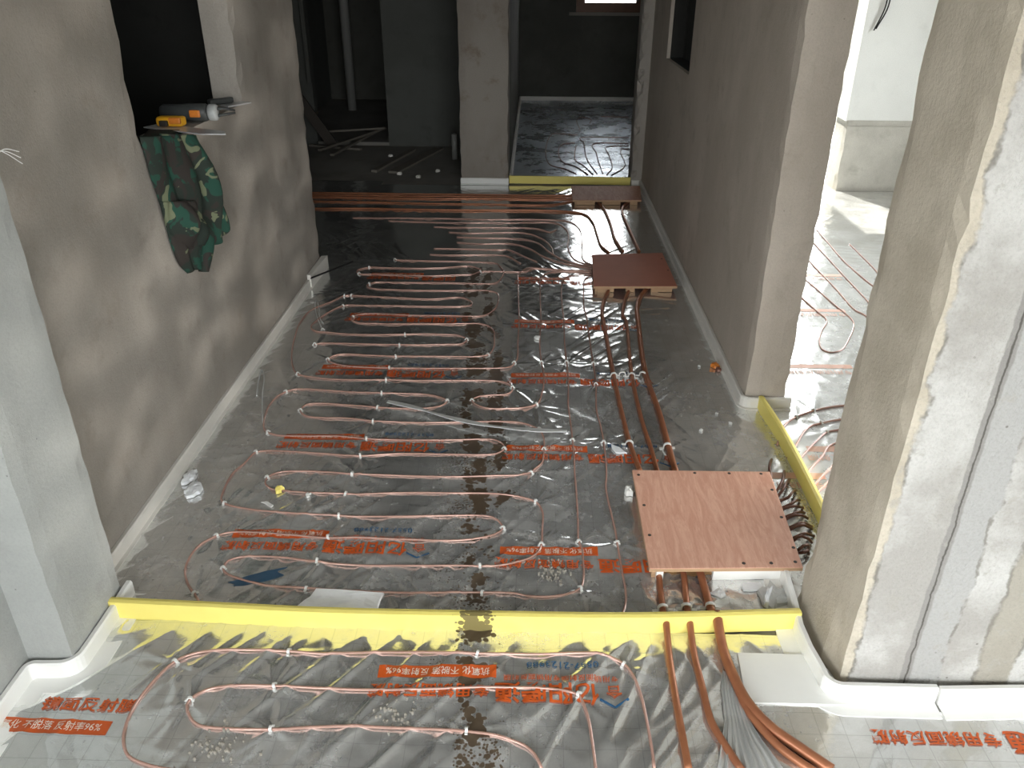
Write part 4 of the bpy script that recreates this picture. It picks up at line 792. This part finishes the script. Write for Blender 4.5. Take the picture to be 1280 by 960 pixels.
for k in range(3): adopt(obj('wire', tube(catmull([P0 + Vector((0, 0, .01 * k)), P0 + Vector((.012, .02, .012 - .004 * k)), P0 + Vector((.030, .036, .004 - .012 * k))], .004), .0009, 6), M['clip']), t)
tag(t, 'three short white wire ends sticking out of the left pier edge', 'wire')

# ---------------------------------------------------------------- scraps and loose bits on the floor
def scrap(name, pts, mat, label, cat, h=.004, lift=.002, rag=.004, kind=None):
    cx, cy = sum(p[0] for p in pts) / len(pts), sum(p[1] for p in pts) / len(pts); P = []
    for i, p in enumerate(pts):
        q = pts[(i + 1) % len(pts)]
        for k in range(3): u = k / 3; P.append((p[0] + (q[0]-p[0]) * u + random.uniform(-rag, rag), p[1] + (q[1]-p[1]) * u + random.uniform(-rag, rag)))
    bm = bmesh.new(); rings = []
    for f, dz in ((1, 0), (.97, h * .8), (.6, h), (.25, h * 1.15)):
        rings.append([bm.verts.new((cx + (x-cx) * f, cy + (y-cy) * f, hz1(cx + (x-cx) * f, cy + (y-cy) * f) + lift + dz + random.uniform(0, h * .35) * (dz > 0))) for x, y in P])
    n = len(P)
    for a, c in zip(rings, rings[1:]):
        for k in range(n): bm.faces.new((a[k], a[(k+1) % n], c[(k+1) % n], c[k]))
    bm.faces.new(rings[0][::-1]); bm.faces.new(rings[-1])
    return tag(obj(name, bm, mat), label, cat, kind=kind)
def blob(x, y, a, c): return [(x + a * math.cos(k * PI / 3), y + c * math.sin(k * PI / 3)) for k in range(6)]
scrap('paper_scrap', blob(-1.100, 2.135, .020, .040), M['paper'], 'white crumpled paper beside the left wall strip, the farther lump', 'paper scrap', .012, rag=.006)
scrap('paper_scrap', blob(-1.060, 2.065, .026, .045), M['paper'], 'white crumpled paper beside the left wall strip, the nearer lump', 'paper scrap', .012, rag=.006)
scrap('foil_patch', [(-.600, 1.558), (-.385, 1.553), (-.378, 1.618), (-.565, 1.622)], M['foil'], 'bright silver foil patch behind the foreground yellow strip', 'foil patch', .006, rag=.003)
scrap('paper_scrap', [(.287, 2.385), (.318, 2.360), (.334, 2.325), (.300, 2.330)], M['paper'], 'white paper scrap beyond the big plywood box, beside the pipes', 'paper scrap', .006)
scrap('foam_crumb', [(.308, 2.120), (.330, 2.122), (.330, 2.085), (.308, 2.088)], M['foam'], 'white foam bit at the far left corner of the big plywood box', 'foam scrap', .018)
scrap('paper_scrap', [(.492, 1.650), (.520, 1.668), (.53, 1.638), (.512, 1.625)], M['paper'], 'torn white paper just right of the thick short pipe', 'paper scrap', .005)
scrap('paper_scrap', [(.583, 1.690), (.632, 1.692), (.640, 1.664), (.585, 1.660)], M['paper'], 'white paper square in front of the big plywood box', 'paper scrap', .005)
scrap('tape_scrap', [(.62, 1.66), (.655, 1.69), (.70, 1.66), (.71, 1.62), (.66, 1.60), (.64, 1.585), (.625, 1.59)], M['plastic'], 'grey wrinkled plastic near the right end of the yellow strip', 'plastic scrap', .012, rag=.008)
scrap('tape_scrap', [(.640, 1.650), (.652, 1.652), (.628, 1.590), (.617, 1.592)], M['paper'], 'curled white tape upon the grey wrinkled plastic', 'tape scrap', .020, .010)
scrap('foam_crumb', blob(-.789, 2.073, .012, .014), M['yellow'], 'yellow foam crumb beside a left bend of the near coils', 'foam crumb', .014)
scrap('foam_crumb', blob(-.690, 2.046, .006, .008), M['clip'], 'tiny white crumb right of the yellow one', 'foam crumb', .006)
scrap('tape_scrap', [(-.83, 2.012), (-.815, 2.014), (-.785, 1.992), (-.79, 1.985)], M['clip'], 'thin white curl of plastic among the near left coils', 'plastic curl', .004, rag=.001)
scrap('foam_crumb', blob(.772, 3.02, .018, .022), M['tool_orange'], 'orange scrap on the film near the right corridor wall', 'scrap', .012, rag=.006)
scrap('foam_crumb', blob(.778, 2.985, .012, .016), M['dark_tube'], 'dark brown scrap beside the orange one near the right wall', 'scrap', .010, rag=.004)
scrap('foam_crumb', blob(.03, 3.275, .012, .018), M['clip'], 'white crumb on the film left of the feed tubes', 'foam crumb', .008)
for k, (x, y) in enumerate(((.80, 2.80), (.70, 2.62), (.735, 2.55), (.62, 2.50), (.705, 3.02))):
    scrap('foam_crumb', blob(x, y, .005, .007), M['clip'], ('white crumb by the near end of the right wall', 'white crumb beyond the far edge of the big box', 'white crumb left of the right doorway strip', 'white crumb right of the thick pipe', 'white crumb left of the orange scrap')[k], 'foam crumb', .004)
bm = bmesh.new(); P = lay([(-.539, 2.648), (-.42, 2.60), (-.299, 2.537), (-.12, 2.475), (.02, 2.452), (.133, 2.446)], .004, .009)
rings = []
for i, p in enumerate(P):
    w = .010 + .003 * math.sin(i * .3); rings.append([bm.verts.new(p + Vector((.2 * w, w, dz))) for dz in (0, .003)] + [bm.verts.new(p + Vector((-.2 * w, -w, dz + .002))) for dz in (.003, 0)])
for a, c in zip(rings, rings[1:]):
    for k in range(4): bm.faces.new((a[k], a[(k+1) % 4], c[(k+1) % 4], c[k]))
bm.faces.new(rings[0]); bm.faces.new(rings[-1]); bmesh.ops.recalc_face_normals(bm, faces=bm.faces[:])
tag(obj('plastic_strip', bm, M['plastic']), 'long grey plastic strip lying across the middle coils', 'plastic strip')
bm = bmesh.new(); rows = []
for (y, xa, xb, amp) in ((1.385, .470, .505, .004), (1.33, .455, .500, .006), (1.285, .450, .500, .006), (1.258, .446, .502, .004), (1.246, .446, .502, .003), (1.225, .440, .505, .008), (1.19, .428, .515, .010), (1.15, .415, .530, .010), (1.10, .395, .55, .008)):
    rows.append([bm.verts.new((xa + (xb - xa) * i / 44, y + .004 * math.sin(i), hz1(xa + (xb - xa) * i / 44, y) + .0035 + amp * max(0, math.sin(i * 1.05 + .4 * math.sin(i * .3))) ** 2)) for i in range(45)])
for a, c in zip(rows, rows[1:]):
    for i in range(44): bm.faces.new((a[i], c[i], c[i+1], a[i+1]))
tag(obj('plastic_wrap', bm, M['film_wrap'], None, True), 'gathered shiny plastic pinched between the two right foreground pipes', 'plastic wrap')
tag(obj('foam_board_patch', prism([(.505, 1.292), (.518, 1.440), (.690, 1.440), (.735, 1.375), (.80, 1.292)], .003, .012), M['foam']), 'white foam board left bare at the corner of the right pier', 'foam board')
tag(obj('metal_rod', tube([(-1.135, 3.86, .060), (-1.06, 4.02, .050), (-.99, 4.20, .034)], .005, 8), M['black']), 'black rod lying at the far end of the left wall', 'rod')
for (x, y, n, s, lab) in ((.066, 1.721, 70, .045, 'sprinkle of mortar crumbs on the film left of the big box'), (-.285, 1.228, 45, .04, 'sprinkle of dark crumbs beside the inner foreground loop'), (-.66, 1.14, 60, .05, 'pale crumbs on the film inside the outer foreground loop')):
    bm = bmesh.new()
    for k in range(n):
        a, c = random.gauss(x, s * .6), random.gauss(y, s * .6)
        bmesh.ops.create_icosphere(bm, subdivisions=1, radius=random.uniform(.0016, .0045), matrix=Matrix.Translation((a, c, hz1(a, c) + .002)))
    tag(obj('mortar_crumbs', bm, M['crumb']), lab, 'crumbs', kind='stuff')

# ---------------------------------------------------------------- the dark hall
bm = placed(bbox(-.045, .045, -.012, .012, 0, 1.9, .002), Matrix.Rotation(-.52, 4, 'Y') @ Matrix.Rotation(.2, 4, 'X'), (-1.80, 7.35, .015))
tag(obj('leaning_board', bm, M['board']), 'dark board leaning by the store room doorway in the dark hall', 'board')
tag(obj('vertical_pipe', lathe([(0, .05), (2.7, .05)], (-2.08, 9.5, .0), (0, 0, 1), 24), M['pvc'], None, True), 'pale vertical drain pipe at the back of the dark store room', 'pipe')
tag(obj('pipe_stub', lathe([(0, .024), (.21, .024), (.212, .018), (.15, .018)], (-.68, 6.98, .0), (0, 0, 1), 18), M['pvc'], None, True), 'short white pipe stub standing on the floor left of the middle column', 'pipe stub')
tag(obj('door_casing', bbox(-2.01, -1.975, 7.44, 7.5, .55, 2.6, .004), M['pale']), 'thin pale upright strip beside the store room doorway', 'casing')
for k, (a, c, w) in enumerate((((-1.72, 6.9), (-1.50, 8.2), .035), ((-1.85, 7.0), (-1.46, 8.05), .03), ((-1.95, 7.75), (-1.45, 7.95), .03), ((-2.05, 7.45), (-1.55, 7.30), .04), ((-1.28, 6.45), (-1.08, 7.3), .05), ((-1.12, 6.42), (-.86, 7.35), .09))):
    d = Vector((c[0]-a[0], c[1]-a[1], 0)); ang = math.atan2(d.y, d.x); L = d.length
    bm = placed(bbox(0, L, -w/2, w/2, 0, .018, .002), Matrix.Rotation(ang, 4, 'Z'), (a[0], a[1], .002 + .019 * (k < 3) * k + .03 * (k < 3)))
    tag(obj('wooden_batten', bm, M['plank']), ('grey batten crossing the store room sill, lowest of the crossed ones', 'grey batten crossing the sill, second of the crossed ones', 'grey batten on top of the crossed ones', 'short batten before the store room sill', 'narrow plank on the dark hall floor', 'wide plank on the dark hall floor left of the pipe stub')[k], 'batten', 'battens on the hall floor')
for k, (x, y) in enumerate(((-.774, 6.47), (-.90, 6.27), (-1.06, 6.36), (-1.24, 7.02))):
    scrap('foam_crumb', blob(x, y, .02, .025), M['foam_grey'], ('white scrap near the pipe stub on the hall floor', 'white scrap left of the middle column strip', 'white scrap between the planks of the hall floor', 'pale scrap by the pale hall wall')[k], 'foam crumb', .014, rag=.006)
# ---------------------------------------------------------------- side room wire
t = empty('electrical_wire', (2.29, 6.03, 1.6)); tag(t, 'two black wires dangling on the white wall of the side room', 'wire')
for k in range(2): adopt(obj('wire', tube(catmull([(2.27 + .01 * k, 6.046, 1.75), (2.33 + .02 * k, 6.02, 1.45), (2.345 + .018 * k, 6.015, 1.25), (2.30 + .012 * k, 6.02, 1.10 + .01 * k)], .02), .005, 8), M['black']), t)
